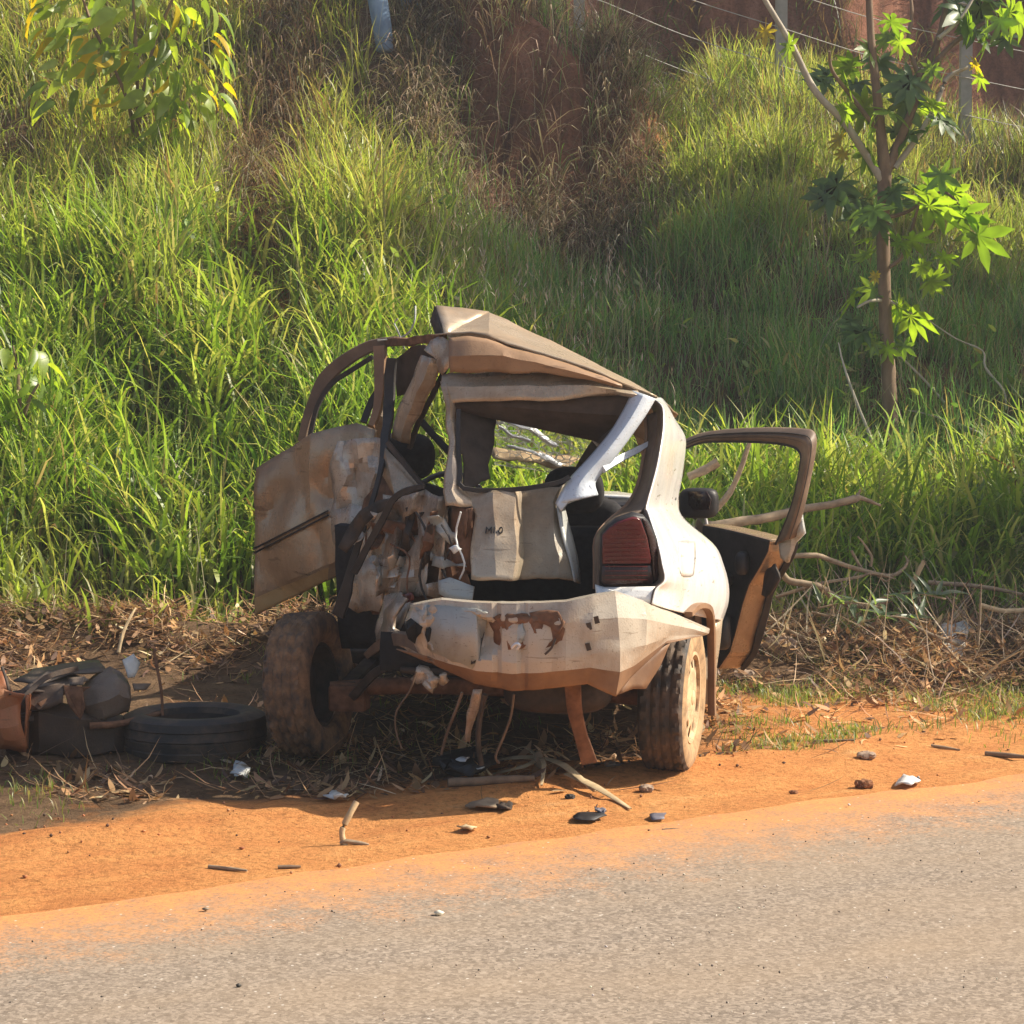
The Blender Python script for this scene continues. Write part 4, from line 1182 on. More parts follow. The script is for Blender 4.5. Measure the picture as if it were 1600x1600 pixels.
bar('windscreen_frame', [cy(935, 690, 1.18), cy(915, 720, 1.45), cy(900, 750, 1.7)], .05, .04, 'dark_metal', car)
bar('front_pillar', [Vector((.40, 1.12, 1.30)), Vector((.42, 1.45, 1.08)), Vector((.46, 1.80, .88))], .06, .05, 'paint_dusty', car)
bar('front_pillar', [Vector((-.72, 1.12, 1.32)), Vector((-.80, 1.45, 1.08)), Vector((-.86, 1.80, .90))], .06, .05, 'paint_dusty', car)
# front end
def nose(y, w0, z): return [Vector((x * w0 + bend(y), y, z - .05 * (abs(x) ** 3))) for x in (-1, -.6, -.2, .2, .6, 1)]
sheet('bonnet', [nose(1.85, .74, .92), nose(2.2, .73, .90), nose(2.6, .71, .84), nose(2.92, .66, .74)], 'paint_side', car, 4, .012, .01, 3, 7)
for sgn in (-1, 1):
    wg = []
    for zf in (0, .35, .7, 1):
        wg.append([Vector((sgn * (.76 - .03 * k_ / 4 + .05 * math.sin(zf * 2.6)) + bend(yv), yv, (.90 - .04 * k_) * (1 - zf) + zf * (.36 + (.26 if yv in (2.2, 2.5) else 0)))) for k_, yv in enumerate((1.70, 1.95, 2.2, 2.5, 2.75, 2.98))])
    sheet('front_wing', wg, 'paint_side', car, 3, .01, .004, 3, 8)
sheet('front_bumper', [[Vector((x * .80 + bend(2.6), 3.10 - .18 * abs(x) ** 2.2, z)) for x in (-1, -.5, 0, .5, 1)] for z in (.68, .55, .40, .24)], 'paint_dusty', car, 4, .012, .008, 3, 2)
box_mesh('engine_block', (-.75, 2.05, .28), (.25, 2.80, .72), 'dark_metal', car, .05)
box_mesh('firewall', (-.86, 1.78, .30), (.50, 1.82, .90), 'dark_metal', car, .01)
for sgn in (-1, 1):
    bar('sill', [Vector((sgn * .76 + bend(y), y, .24)) for y in (.45, 1.0, 1.75)], .12, .10, 'paint_dusty', car, nrm=(0, 0, 1))

# --- underneath
tube('rear_axle', [(-.62, .0, .27), (-.3, .06, .29), (.3, .06, .29), (.62, 0, .28)], .035, 'rust_metal', car, 10)
for sgn in (-1, 1): bar('trailing_arm', [Vector((sgn * .55, 0, .28)), Vector((sgn * .55, .45, .34))], .07, .05, 'dark_metal', car, nrm=(0, 0, 1))
blob('fuel_tank', (.15, .02 + .38, .32), .38, .28, .10, 'dark_metal', car, 4)
blob('silencer', (.34, -.30, .34), .20, .12, .08, 'dark_metal', car, 3)
bar('torn_strap', [cy(895, 1070, -.55), cy(898, 1110, -.52), cy(908, 1150, -.47), cy(921, 1192, -.42)], [.06, .055, .05, .06], .012, 'rust_metal', car)
box_mesh('axle_bracket', cy(528, 1098, .0) - Vector((.03, .04, .03)), cy(562, 1082, .0) + Vector((.03, .06, .03)), 'rust_metal', car, .012)
bar('shock_absorber', [cy(552, 1088, -.05), cy(585, 1052, -.12), cy(606, 1042, -.18)], .035, .035, 'dark_metal', car)
for k, (pts, r_, mt) in enumerate([
        ([(650, 1050), (640, 1080), (620, 1110), (618, 1140), (628, 1170)], .0035, 'brown_seal'),
        ([(722, 1082), (712, 1110), (700, 1140), (689, 1178)], .006, 'brown_seal'),
        ([(803, 1085), (798, 1120), (785, 1155), (774, 1182), (780, 1192)], .005, 'brown_seal'),
        ([(758, 1085), (750, 1120), (747, 1160), (752, 1195)], .011, 'dark_metal')]):
    tube('cable', [cy(x, y, -.62 + .02 * i) for i, (x, y) in enumerate(pts)], r_, mt, car, 6)
plate('hanging_strip', [cy(738, 1080, -.60), cy(752, 1078, -.60), cy(747, 1110, -.58), cy(732, 1160, -.56), cy(724, 1160, -.56), cy(727, 1115, -.58)], 'paint_torn', car, .004, .006, 9)
plate('torn_foam', [cy(650, 1048, -.50), cy(672, 1052, -.52), cy(684, 1072, -.52), cy(668, 1086, -.52), cy(655, 1070, -.5), cy(640, 1060, -.48)], 'paint_torn', car, .03, .02, 14, 4)
blob('torn_foam', cy(692, 1062, -.5), .018, .018, .022, 'paint_torn', car, 2.2, .006, 30)

# --- crushed left rear corner
LX = [
 ('inner_skin', [(560, 780, .05), (600, 740, .12), (640, 770, .02), (690, 790, -.15), (738, 800, -.28), (738, 900, -.30), (700, 940, -.30), (640, 950, -.18), (575, 960, -.02), (545, 900, .1)], 'rust_metal', 0.024, 3.6),
 ('pale_gusset', [(603, 700, .02), (661, 760, -.08), (640, 770, -.10), (617, 778, -.08), (598, 741, .0)], 'paint_rear', 0.003, 2.7),
 ('torn_sheet', [(660, 800, -.22), (695, 785, -.32), (694, 840, -.32), (700, 880, -.30), (672, 868, -.26), (655, 830, -.22)], 'paint_torn', 0.018, 5.9),
 ('torn_sheet', [(592, 835, -.06), (612, 826, -.12), (628, 840, -.14), (640, 880, -.16), (622, 905, -.14), (600, 890, -.08)], 'paint_grey', 0.016, 5.9),
 ('torn_sheet', [(555, 890, -.02), (580, 870, -.06), (600, 885, -.08), (606, 930, -.10), (590, 960, -.08), (562, 950, -.04)], 'paint_torn', 0.011, 4.5),
 ('dark_fold', [(700, 792, -.33), (739, 796, -.36), (736, 850, -.36), (738, 898, -.36), (712, 890, -.34), (698, 850, -.32)], 'rust_metal', 0.014, 5.0),
 ('corner_plate', [(683, 908, -.44), (702, 904, -.46), (742, 916, -.48), (738, 942, -.50), (700, 938, -.48), (684, 928, -.46)], 'paint_grey', 0.005, 4.0),
 ('torn_sheet', [(600, 935, -.20), (622, 925, -.28), (640, 940, -.34), (620, 985, -.34), (588, 1004, -.24), (590, 965, -.18)], 'paint_torn', 0.013, 5.4),
 ('torn_sheet', [(512, 800, .24), (545, 790, .18), (575, 800, .10), (566, 850, .06), (530, 870, .14), (514, 850, .2)], 'paint_torn', 0.018, 5.4),
]
for k, (nm, pts, mt, cr_, f_) in enumerate(LX):
    plate(nm, [cy(*p) for p in pts], mt, car, .005, cr_, f_, 20 + k, cuts=2, ang=16)
rr_ = random.Random(5)
def accordion(name, xs, ys, y_of, amp, mat, skew=0.0, seed=1, drop=()):
    """sheet steel pushed together: sharp alternating folds"""
    r_ = random.Random(seed); rows_ = []
    for j, py in enumerate(ys):
        row = []
        for i, px in enumerate(xs):
            z_ = amp * (1 if (i + (j // 2)) % 2 else -1) * r_.uniform(.45, 1.3) + amp * r_.uniform(-.5, .5)
            row.append(cy(px + skew * (py - ys[0]) + r_.uniform(-6, 6), py + r_.uniform(-9, 9), y_of(px) + z_))
        rows_.append(row)
    return sheet(name, rows_, mat, car, 3, .004, .006, 9, seed, linear=True, ang=14, holes=lambda u, v: any(abs(u - a_) < c_ and abs(v - b_) < d_ for a_, b_, c_, d_ in drop))
yo = lambda px: float(np.interp(px, [560, 620, 740], [.02, -.16, -.40]))
accordion('crushed_skin', [600, 622, 640, 662, 684, 702], [772, 800, 836, 868, 902, 935], yo, .050, 'paint_torn', -.10, 3, [(.45, .30, .09, .07), (.82, .75, .10, .10)])
accordion('crushed_skin', [556, 574, 594, 612], [800, 836, 874, 914, 955], lambda px: yo(px) + .04, .035, 'paint_rear', -.08, 5)
accordion('crushed_inner_panel', [640, 660, 682, 704, 730], [790, 822, 858, 892, 925], lambda px: yo(px) + .05, .045, 'rust_metal', .0, 8)
accordion('crushed_skin', [520, 540, 562, 584, 600], [690, 716, 744, 776, 805], lambda px: float(np.interp(px, [520, 600], [.30, .16])), .030, 'paint_torn', -.05, 11)
for k, (pts, r__, mt) in enumerate([([(690, 820), (705, 850), (690, 890), (715, 925), (700, 960)], .004, 'black_rubber'), ([(650, 800), (668, 840), (655, 900), (672, 950)], .005, 'black_rubber'), ([(720, 800), (712, 840), (726, 880), (718, 905)], .004, 'plastic_white'), ([(610, 850), (640, 870), (636, 920), (660, 985)], .004, 'rust_metal')]):
    tube('wiring', [cy(x, y, yo(x) - .08) for x, y in pts], r__, mt, car, 5)
plate('lamp_fragment', [cy(628, 930, -.36), cy(642, 926, -.38), cy(646, 938, -.38), cy(634, 944, -.37)], 'lamp_red', car, .006, .004, 20, 4)
plate('lamp_fragment', [cy(700, 858, -.44), cy(712, 852, -.45), cy(722, 860, -.45), cy(708, 868, -.45)], 'plastic_white', car, .006, .006, 20, 5)
for k in range(22):                                   # ragged folded strips of the corner
    px = rr_.uniform(575, 735); py = rr_.uniform(775, 955)
    if px > 690 and py < 800: continue
    y0 = float(np.interp(px, [580, 740], [-.10, -.38])) - rr_.uniform(.0, .07)
    an = rr_.gauss(1.5, .55); ln = rr_.uniform(18, 40); wd = rr_.uniform(4, 12)
    A = []; B = []
    for j in range(rr_.choice([3, 4, 5])):
        yy = y0 + (0.030 if j % 2 else -0.030) * rr_.uniform(.3, 1.5)
        wj = wd * rr_.uniform(.5, 1.25); sk = rr_.uniform(-5, 5)
        A.append(cy(px - math.sin(an) * wj, py + math.cos(an) * wj + sk, yy)); B.append(cy(px + math.sin(an) * wj, py - math.cos(an) * wj - sk, yy + rr_.uniform(-.035, .035)))
        an += rr_.uniform(-.5, .5)
        px += math.cos(an) * ln * rr_.uniform(.5, 1.0); py += math.sin(an) * ln * rr_.uniform(.5, 1.0)
    if py > 965 or px > 740: continue
    sheet('shred', [A, B], rr_.choice(['paint_torn', 'rust_metal', 'paint_torn', 'paint_grey', 'dark_metal', 'dark_metal', 'paint_grey', 'rust_metal']), car, 3, .003, .006, 8, 60 + k, linear=True, ang=18)

# --- left door skin folded outwards
LD = [[(399, 733, .62), (440, 708, .55), (488, 678, .42), (520, 670, .40), (556, 662, .34), (586, 672, .28)],
      [(398, 780, .60), (440, 766, .54), (482, 752, .38), (514, 745, .40), (545, 745, .33), (572, 742, .26)],
      [(397, 857, .60), (440, 836, .53), (485, 812, .38), (514, 797, .36), (532, 800, .34), (548, 800, .28)],
      [(396, 929, .60), (440, 910, .54), (485, 893, .42), (510, 882, .36), (520, 878, .34), (532, 872, .30)],
      [(396, 962, .64), (440, 941, .58), (485, 919, .48), (510, 906, .42), (522, 901, .40), (534, 896, .38)]]
ldoor = sheet('bent_door', [[cy(*p) for p in r] for r in LD], ['door_skin', 'sill_orange_lit'], car, 6, .018, 0, ang=22, linear=True, matfn=lambda u, v: 1 if v > .80 and u < .62 else 0, dispfn=lambda p, u, v: Vector((0, .030 * crease_noise(p, 3.4, 33).y + .008 * crease_noise(p, 9, 35).y, 0)))  # orange light on the lower fold is put in as mustard colour
bpy.context.view_layer.update()
for dy in (0, 7):
    bar('rub_strip', [on_part(ldoor, 397.5 + 117 * t_, 857 + dy - (60 + 0) * t_, .012, .45) for t_ in np.linspace(0, .98, 12)], .007, .010, 'black_plastic', ldoor, k=1)
bar('door_frame', [cy(472, 690, .60), cy(480, 655, .60), cy(491, 625, .60), (cy(508, 592, .60)), cy(540, 563, .58), cy(582, 540, .55), cy(626, 531, .50)], [.035, .04, .045, .06, .055, .05, .03], .035, 'brown_seal', ldoor)
bar('door_seal', [cy(483, 690, .57), cy(490, 655, .57), cy(500, 626, .57), cy(520, 598, .57), cy(550, 578, .55), cy(582, 558, .53)], .02, .02, 'black_rubber', ldoor)
bar('door_post', [cy(594, 542, .48), cy(594, 600, .44), cy(590, 640, .40), cy(580, 668, .36)], [.055, .045, .035, .03], .04, 'bonnet_liner', ldoor)
bar('glass_run', [cy(600, 600, .50), cy(582, 624, .50), cy(568, 660, .46)], .028, .02, 'black_rubber', ldoor)
bar('rubber_strip', [cy(612, 560, .30), cy(609, 600, .30), cy(606, 650, .24), cy(601, 697, .10), cy(592, 745, -.06), cy(572, 815, -.14), cy(552, 875, -.16), cy(540, 925, -.16), cy(528, 962, -.14)], [.045, .045, .045, .035, .018, .018, .03, .05, .055], .02, 'black_rubber', car, crumple=.003)
bar('rubber_strip', [cy(662, 760, -.30), cy(636, 766, -.29), cy(613, 782, -.27), cy(596, 815, -.24), cy(576, 850, -.21), cy(552, 895, -.18)], [.02, .022, .026, .028, .028, .03], .018, 'black_rubber', car, crumple=.003)
bar('rubber_strip', [cy(606, 692, -.02), cy(630, 722, -.06), cy(662, 761, -.12)], [.02, .022, .02], .02, 'dark_metal', car)
sheet('rear_pillar', [[cy(657, 557, .10), cy(640, 600, .12), cy(620, 640, .15), cy(611, 685, .18)], [cy(674, 562, .03), cy(657, 605, .05), cy(636, 650, .08), cy(625, 692, .12)], [cy(693, 568, .06), cy(672, 615, .08), cy(650, 660, .10), cy(638, 694, .14)]], 'paint_rear', car, 4, .006, .006, 8, 3, linear=True, ang=18)
bar('pillar_dark_trim', [cy(694, 580, .12), cy(672, 625, .14), cy(652, 665, .16), cy(640, 700, .18)], .02, .03, 'dark_metal', car)  # dark strip along the rear pillar's edge
plate('side_headlining', [cy(614, 568, .55), cy(640, 545, .5), cy(662, 540, .45), (cy(680, 560, .4)), cy(664, 612, .45), cy(618, 618, .55)], 'headlining', car, .006, .01, 8, 4)
bar('seat_belt', [cy(650, 648, .75), cy(672, 674, .75), cy(702, 706, .72)], .030, .006, 'black_rubber', car)
tube('bent_wire', [cy(590, 532, .5), cy(624, 528, .5), cy(640, 518, .5), cy(648, 500, .5), cy(649, 478, .52)], .004, 'paint_grey', car, 5)
tube('bent_wire', [cy(632, 546, .45), cy(622, 518, .45), cy(616, 505, .46), cy(622, 498, .46)], .0035, 'paint_grey', car, 5)

# --- right front door standing open
DH, DT = Vector((.60, 1.456, 0)), Vector((1.197, .766, 0))
de = (DT - DH).normalized(); dn = Vector((-de.y, de.x, 0))      # dn: outwards, away from the cabin
if dn.x < 0: dn = -dn
def dp(px, py, off=0.0): return cplane(px, py, DH + dn * off, dn)
door = empty('door'); door.parent = car
inner = [(1096, 819), (1130, 825), (1165, 833), (1203, 843), (1200, 862), (1188, 885), (1170, 915), (1160, 945), (1150, 985), (1140, 1020), (1122, 1046), (1098, 1040), (1092, 930)]
P0 = [dp(*p) for p in inner]; P1 = [p + dn * .105 + de * .02 for p in P0]
n = len(inner)
V = P0 + P1
F = [tuple(range(n))[::-1], tuple(n + i for i in range(n))] + [(i, (i + 1) % n, n + (i + 1) % n, n + i) for i in range(n)]
me = mesh_py('door_panel', V, F)
for m_ in ('black_plastic', 'paint_side', 'door_skin'): me.materials.append(MAT[m_])
for p in me.polygons: p.material_index = 0 if p.index == 0 else (1 if p.index == 1 else 2)
dpan = link('door_panel', me, None, door)
b_ = dpan.modifiers.new('edge', 'BEVEL'); b_.width = .012; b_.segments = 2
lip = [(1243, 842), (1236, 868), (1222, 900), (1212, 935), (1206, 955), (1203, 985), (1194, 1018), (1182, 1045), (1168, 1063)]
bar('door_edge_seal', [P1[i] + de * .012 for i in range(3, 11)], [.02, .024, .028, .026, .03, .034, .03, .02], .02, 'black_rubber', dpan, nrm=(.3, -.95, 0), crumple=.003)
plate('lock_recess', [dp(1180, 893, -.0) + dn * .06 - de * .01 + Vector((0, -.03, 0)), dp(1196, 880, 0) + dn * .05 + Vector((0, -.035, 0)), dp(1204, 905, 0) + dn * .05 + Vector((0, -.05, 0)), dp(1186, 935, 0) + dn * .05 + Vector((0, -.05, 0)), dp(1176, 930, 0) + dn * .05 + Vector((0, -.04, 0))], 'dark_metal', dpan, .01, .006)
blob('arm_rest', dp(1128, 905, -.03), .05, .15, .03, 'black_plastic', dpan, 3)
blob('door_pull', dp(1160, 880, -.02), .03, .06, .05, 'black_plastic', dpan, 3)
blob('speaker_pocket', dp(1130, 985, -.012), .04, .10, .08, 'black_plastic', dpan, 3.5)
fo = [(1066, 690), (1100, 677), (1150, 671), (1210, 669), (1255, 671), (1272, 676), (1274, 700), (1266, 745), (1255, 795), (1243, 838)]
fi = [(1072, 700), (1100, 691), (1150, 690), (1205, 692), (1238, 698), (1250, 708), (1251, 722), (1243, 768), (1230, 810), (1212, 850)]
fm = [((a[0] + b[0]) / 2, (a[1] + b[1]) / 2) for a, b in zip(fo, fi)]
fr_ = sheet('window_frame', [[dp(*p, .05) for p in fo], [dp(*p, .0) for p in fm], [dp(*p, .03) for p in fi]], 'brown_seal', door, 4, .010)
for off_ in (.30, .62):
    bar('frame_groove', [dp(a[0] + (b[0] - a[0]) * off_, a[1] + (b[1] - a[1]) * off_, -.002 + .018 * abs(off_ - .5)) for a, b in zip(fo, fi)], .004, .006, 'black_rubber', fr_)
bar('window_seal', [dp(*p, .02) for p in fi], .010, .014, 'black_rubber', fr_)
plate('frame_foot', [dp(1252, 800, .06), dp(1256, 835, .06), dp(1243, 850, .06), dp(1232, 880, .05), dp(1222, 872, .04), dp(1218, 850, .03), dp(1240, 815, .04)], 'paint_grey', door, .02, .004)
mir = empty('wing_mirror'); mir.parent = door
blob('mirror_shell', dp(1092, 786, .03), .085, .05, .066, 'black_plastic', mir, 4.0)
plate('mirror_glass', [dp(x, y, -.03) for x, y in ((1074, 768), (1104, 768), (1111, 780), (1108, 796), (1084, 798), (1074, 786))], 'lamp_smoked', mir, .004, cuts=0)
bar('mirror_arm', [dp(1078, 800, .0), dp(1090, 806, .03)], .04, .04, 'black_plastic', mir)
# ------------------------------------------------------------------ plants that can be told apart
simple('bark_brown', (0.13, 0.085, 0.055), (0.27, 0.19, 0.125), 14, 0.9, stretch=(1, 1, .3))
simple('bark_pale', (0.34, 0.30, 0.23), (0.52, 0.47, 0.38), 14, 0.85, stretch=(1, 1, .3))
simple('dead_wood', (0.20, 0.145, 0.095), (0.38, 0.29, 0.19), 18, 0.9)
simple('husk', (0.40, 0.29, 0.16), (0.58, 0.44, 0.26), 18, 0.9)
leafy('broad_leaf', trans=0.55, gloss=0.035, sat_t=(2.0, 1.9, 0.5), grough=0.4)

def palmate_leaf(name, lobes, col, seed):
    """castor leaf: pointed lobes round a short stalk; blade along +Y, face +Z"""
    r_ = random.Random(seed)
    V = [(0, 0, 0)]; F = []
    for i in range(lobes):
        a = R(-140 + 280 * i / (lobes - 1)) + r_.uniform(-.06, .06)
        ln = (0.5 + 0.5 * math.cos(a * .55)) * r_.uniform(.85, 1.1)
        d = Vector((math.sin(a), math.cos(a), 0)); s = Vector((d.y, -d.x, 0))
        w = .125 * ln + .02
        z1, z2 = r_.uniform(.0, .07), r_.uniform(-.20, -.04)
        b = len(V)
        V += [d * .28 * ln - s * w * .95 + Vector((0, 0, z1)), d * .28 * ln + s * w * .95 + Vector((0, 0, z1)), d * .34 * ln + Vector((0, 0, z1 - .025)),
              d * .62 * ln - s * w + Vector((0, 0, z1 * .5 - .03)), d * .62 * ln + s * w + Vector((0, 0, z1 * .5 - .03)), d * .64 * ln + Vector((0, 0, z1 * .5 - .06)),
              d * ln + Vector((0, 0, z2))]
        F += [(0, b + 2, b), (0, b + 1, b + 2), (b, b + 2, b + 5, b + 3), (b + 2, b + 1, b + 4, b + 5), (b + 3, b + 5, b + 6), (b + 5, b + 4, b + 6)]
        if i: F.append((0, b, b - 7 + 1))
    b = len(V)                                           # stalk
    for k in range(3):
        t = k / 2
        for (sx, sz) in ((-.012, 0), (.012, 0), (0, .02)): V.append(Vector((sx, -.75 * t, sz - .12 * t * t)))
    for k in range(2):
        for j in range(3): F.append((b + 3 * k + j, b + 3 * k + (j + 1) % 3, b + 3 * k + 3 + (j + 1) % 3, b + 3 * k + 3 + j))
    V = np.array([tuple(v) for v in V], float)
    me = bpy.data.meshes.new(name); me.from_pydata(V.tolist(), [], F); me.update()
    c = np.ones((len(V), 4), np.float32); c[:, :3] = np.array(col) * (0.65 + .7 * np.random.default_rng(seed).random((len(V), 1)))
    a = me.attributes.new('tint', 'FLOAT_COLOR', 'POINT'); a.data.foreach_set('color', c.reshape(-1))
    me.materials.append(MAT['broad_leaf']); me.shade_smooth()
    return me

def ovate_leaf(name, col, seed, wide=.30, curl=.6):
    r_ = random.Random(seed); V = []; F = []
    n = 7
    for i in range(n):
        t = i / (n - 1)
        w = wide * math.sin(math.pi * min(1, t * .93 + .05)) ** .8 * (1 - .35 * t)
        ang = curl * t * 1.3
        y = math.sin(ang + .6) / 1.3 * t; z = -curl * t * t * .75
        V += [(-w, y, z + .10 * w / wide * .5 + r_.uniform(-.01, .01)), (0, y, z - .02), (w, y, z + .10 * w / wide * .5 + r_.uniform(-.01, .01))]
    for i in range(n - 1):
        for j in range(2): F.append((3 * i + j, 3 * i + j + 1, 3 * i + 4 + j, 3 * i + 3 + j))
    me = bpy.data.meshes.new(name); me.from_pydata(V, [], F); me.update()
    c = np.ones((len(V), 4), np.float32); c[:, :3] = np.array(col) * (0.85 + .3 * np.random.default_rng(seed).random((len(V), 1)))
    a = me.attributes.new('tint', 'FLOAT_COLOR', 'POINT'); a.data.foreach_set('color', c.reshape(-1))
    me.materials.append(MAT['broad_leaf']); me.shade_smooth()
    return me

LEAFCOL = [(.09, .165, .045), (.13, .23, .035), (.21, .33, .045), (.42, .34, .03)]  # shaded, half-lit and sunlit greens put into the leaf tint; last is yellow
CASTOR = [[palmate_leaf('castor_leaf', lb, c, 5 * k + lb) for lb in (7, 8, 9)] for k, c in enumerate(LEAFCOL)]
OVATE = [[ovate_leaf('ovate_leaf', c, 30 + 3 * k + j, .18 + .05 * j, .5 + .25 * j) for j in range(3)] for k, c in enumerate([(.13, .20, .045), (.19, .29, .045), (.28, .37, .065), (.52, .38, .02)])]

def put_leaf(me, loc_, fwd, up, size, parent, inv, name='leaf'):
    f = Vector(fwd).normalized(); u = Vector(up)
    s = f.cross(u)
    if s.length < 1e-3: s = f.cross(Vector((1, 0.2, 0)))
    s.normalize(); u = s.cross(f)
    M = Matrix((s, f, u)).transposed().to_4x4()
    M = Matrix.Translation(Vector(loc_) - Vector(inv)) @ M @ Matrix.Scale(size, 4)
    o = bpy.data.objects.new(name, me)
    COL.objects.link(o); o.parent = parent
    o.matrix_local = M
    return o

def castor_tree():
    D = 14.0
    base = on_terrain(1396, 712); D = base.y
    e = empty('castor_tree', base)
    tag(e, 'tall thin castor tree with large star-shaped leaves on the bank', 'tree')
    def q(px, py, d=0.0): return at(px, py, D + d) - base
    pt = D / 3895.0
    trunk = tube('trunk', [Vector((0, 0, -.10)), q(1391, 640), q(1387, 560), q(1383, 480), q(1380, 400), q(1380, 330), q(1382, 270), q(1376, 205), q(1368, 130), q(1361, 60), q(1357, -20), q(1350, -140)],
                 [13.5 * pt, 12 * pt, 11 * pt, 10.5 * pt, 10.5 * pt, 10.5 * pt, 11 * pt, 8 * pt, 7 * pt, 6 * pt, 5 * pt, 3 * pt], 'bark_brown', e, 9, 4, .12)
    br = [([(1384, 290), (1352, 240), (1318, 190), (1272, 140), (1238, 72), (1190, -10), (1160, -70)], [7, 6, 6, 5.5, 5, 4, 3], 'bark_pale', -.25),
          ([(1383, 275), (1412, 205), (1448, 112), (1472, 40), (1480, -20), (1484, -90)], [8, 7.5, 6, 5, 4, 3], 'bark_brown', .15),
          ([(1398, 262), (1440, 205), (1466, 155), (1480, 122), (1512, 105)], [5, 4.5, 4, 4, 3], 'bark_pale', .1),
          ([(1450, 110), (1488, 70), (1530, 40), (1570, 18)], [4.5, 4, 3.5, 3], 'bark_brown', .2),
          ([(1384, 420), (1410, 400), (1430, 340), (1440, 300)], [3.5, 3, 2.5, 2], 'bark_brown', -.2),
          ([(1376, 210), (1330, 150), (1300, 110), (1296, 80)], [4, 3.5, 3, 2], 'bark_brown', -.2),
          ([(1440, 130), (1420, 70), (1425, 20), (1418, -30)], [4, 3.5, 3, 2], 'bark_brown', .1),
          ([(1466, 60), (1500, 30), (1530, -20)], [4, 3, 2], 'bark_pale', .1),
          ([(1385, 340), (1420, 330), (1470, 300), (1500, 320)], [3.5, 3, 2.5, 2], 'bark_brown', -.2),
          ([(1383, 470), (1360, 470), (1340, 480)], [3, 2.5, 2], 'bark_pale', -.2),
          ([(1386, 470), (1410, 478), (1425, 490)], [3, 2.5, 2], 'bark_pale', -.1)]
    for pts, rad, mt, dz in br:
        m = len(pts)
        tube('branch', [q(x, y, dz * i / (m - 1)) for i, (x, y) in enumerate(pts)], [r_ * pt for r_ in rad], mt, e, 7, 4, .15)
    hubs = [(1380, 60), (1372, 140), (1376, 190), (1330, 200), (1384, 290), (1384, 330), (1382, 400), (1384, 470), (1386, 545), (1450, 110), (1490, 70), (1560, 20), (1510, 108), (1440, 205), (1238, 72), (1195, 0), (1300, 165), (1480, 20)]
    L_ = [(1330, 105, 1, 70), (1358, 75, 2, 75), (1388, 55, 2, 70), (1405, 66, 2, 70), (1322, 138, 2, 80), (1296, 120, 0, 90), (1352, 168, 2, 85), (1388, 176, 2, 80), (1316, 172, 2, 75), (1285, 128, 0, 90),
          (1404, 130, 0, 85), (1362, 205, 2, 75), (1322, 196, 1, 60), (1440, 172, 2, 60), (1458, 166, 2, 60), (1422, 128, 0, 80), (1338, 312, 0, 95), (1308, 290, 0, 95), (1290, 306, 0, 90), (1382, 292, 0, 85), (1420, 284, 0, 90),
          (1452, 292, 1, 80), (1470, 272, 1, 70), (1490, 302, 2, 85), (1452, 322, 2, 110), (1502, 336, 1, 90), (1528, 368, 1, 95), (1352, 396, 2, 55), (1357, 374, 2, 50), (1402, 380, 1, 60), (1424, 376, 2, 60), (1440, 416, 2, 55),
          (1455, 440, 2, 65), (1474, 402, 2, 60), (1334, 464, 2, 95), (1364, 452, 2, 75), (1422, 494, 2, 85), (1402, 478, 2, 70), (1366, 536, 2, 40), (1386, 545, 2, 45), (1412, 540, 1, 55), (1532, 12, 0, 90), (1562, 32, 2, 80),
          (1500, 18, 0, 85), (1578, 20, 2, 80), (1540, 55, 1, 80), (1592, 30, 2, 70), (1552, 2, 0, 80), (1520, 48, 0, 75), (1522, 100, 3, 45), (1530, 122, 2, 50), (1482, 8, 0, 70), (1196, 48, 3, 45), (1232, 70, 2, 45),
          (1310, 215, 3, 45), (1318, 240, 3, 40), (1364, 250, 2, 40), (1368, 430, 3, 35), (1420, 210, 0, 70), (1398, 205, 0, 80), (1340, 130, 0, 80), (1375, 95, 0, 80), (1412, 160, 0, 75), (1450, 200, 1, 55), (1570, 60, 0, 80), (1345, 330, 0, 80), (1372, 345, 0, 75), (1410, 318, 0, 80), (1395, 300, 0, 80)]
    r_ = random.Random(3)
    for k in range(12):
        h = r_.choice(hubs[:14])
        L_.append((h[0] + r_.gauss(0, 34), h[1] + r_.gauss(-5, 30), r_.choice([0, 0, 0, 1, 1, 2]), r_.uniform(45, 85)))
    for px, py, ci, sz in L_:
        h = min(hubs, key=lambda t: (t[0] - px) ** 2 + (t[1] - py) ** 2)
        dz = r_.uniform(-.28, .12) if ci else r_.uniform(-.1, .3)
        P = at(px, py, D + dz)
        fwd = Vector((px - h[0], r_.uniform(-50, 10), -(py - h[1]) - 25)) + Vector((r_.uniform(-25, 25), 0, r_.uniform(-30, 5)))
        up = Vector((r_.uniform(.0, .9), r_.uniform(.1, .9), r_.uniform(.2, .8))) if ci else Vector((r_.uniform(-.6, .6), r_.uniform(-.9, -.1), r_.uniform(.3, 1)))
        put_leaf(r_.choice(CASTOR[ci]), P, fwd, up, sz * pt * .60 * r_.uniform(.75, 1.2), e, base)
castor_tree()

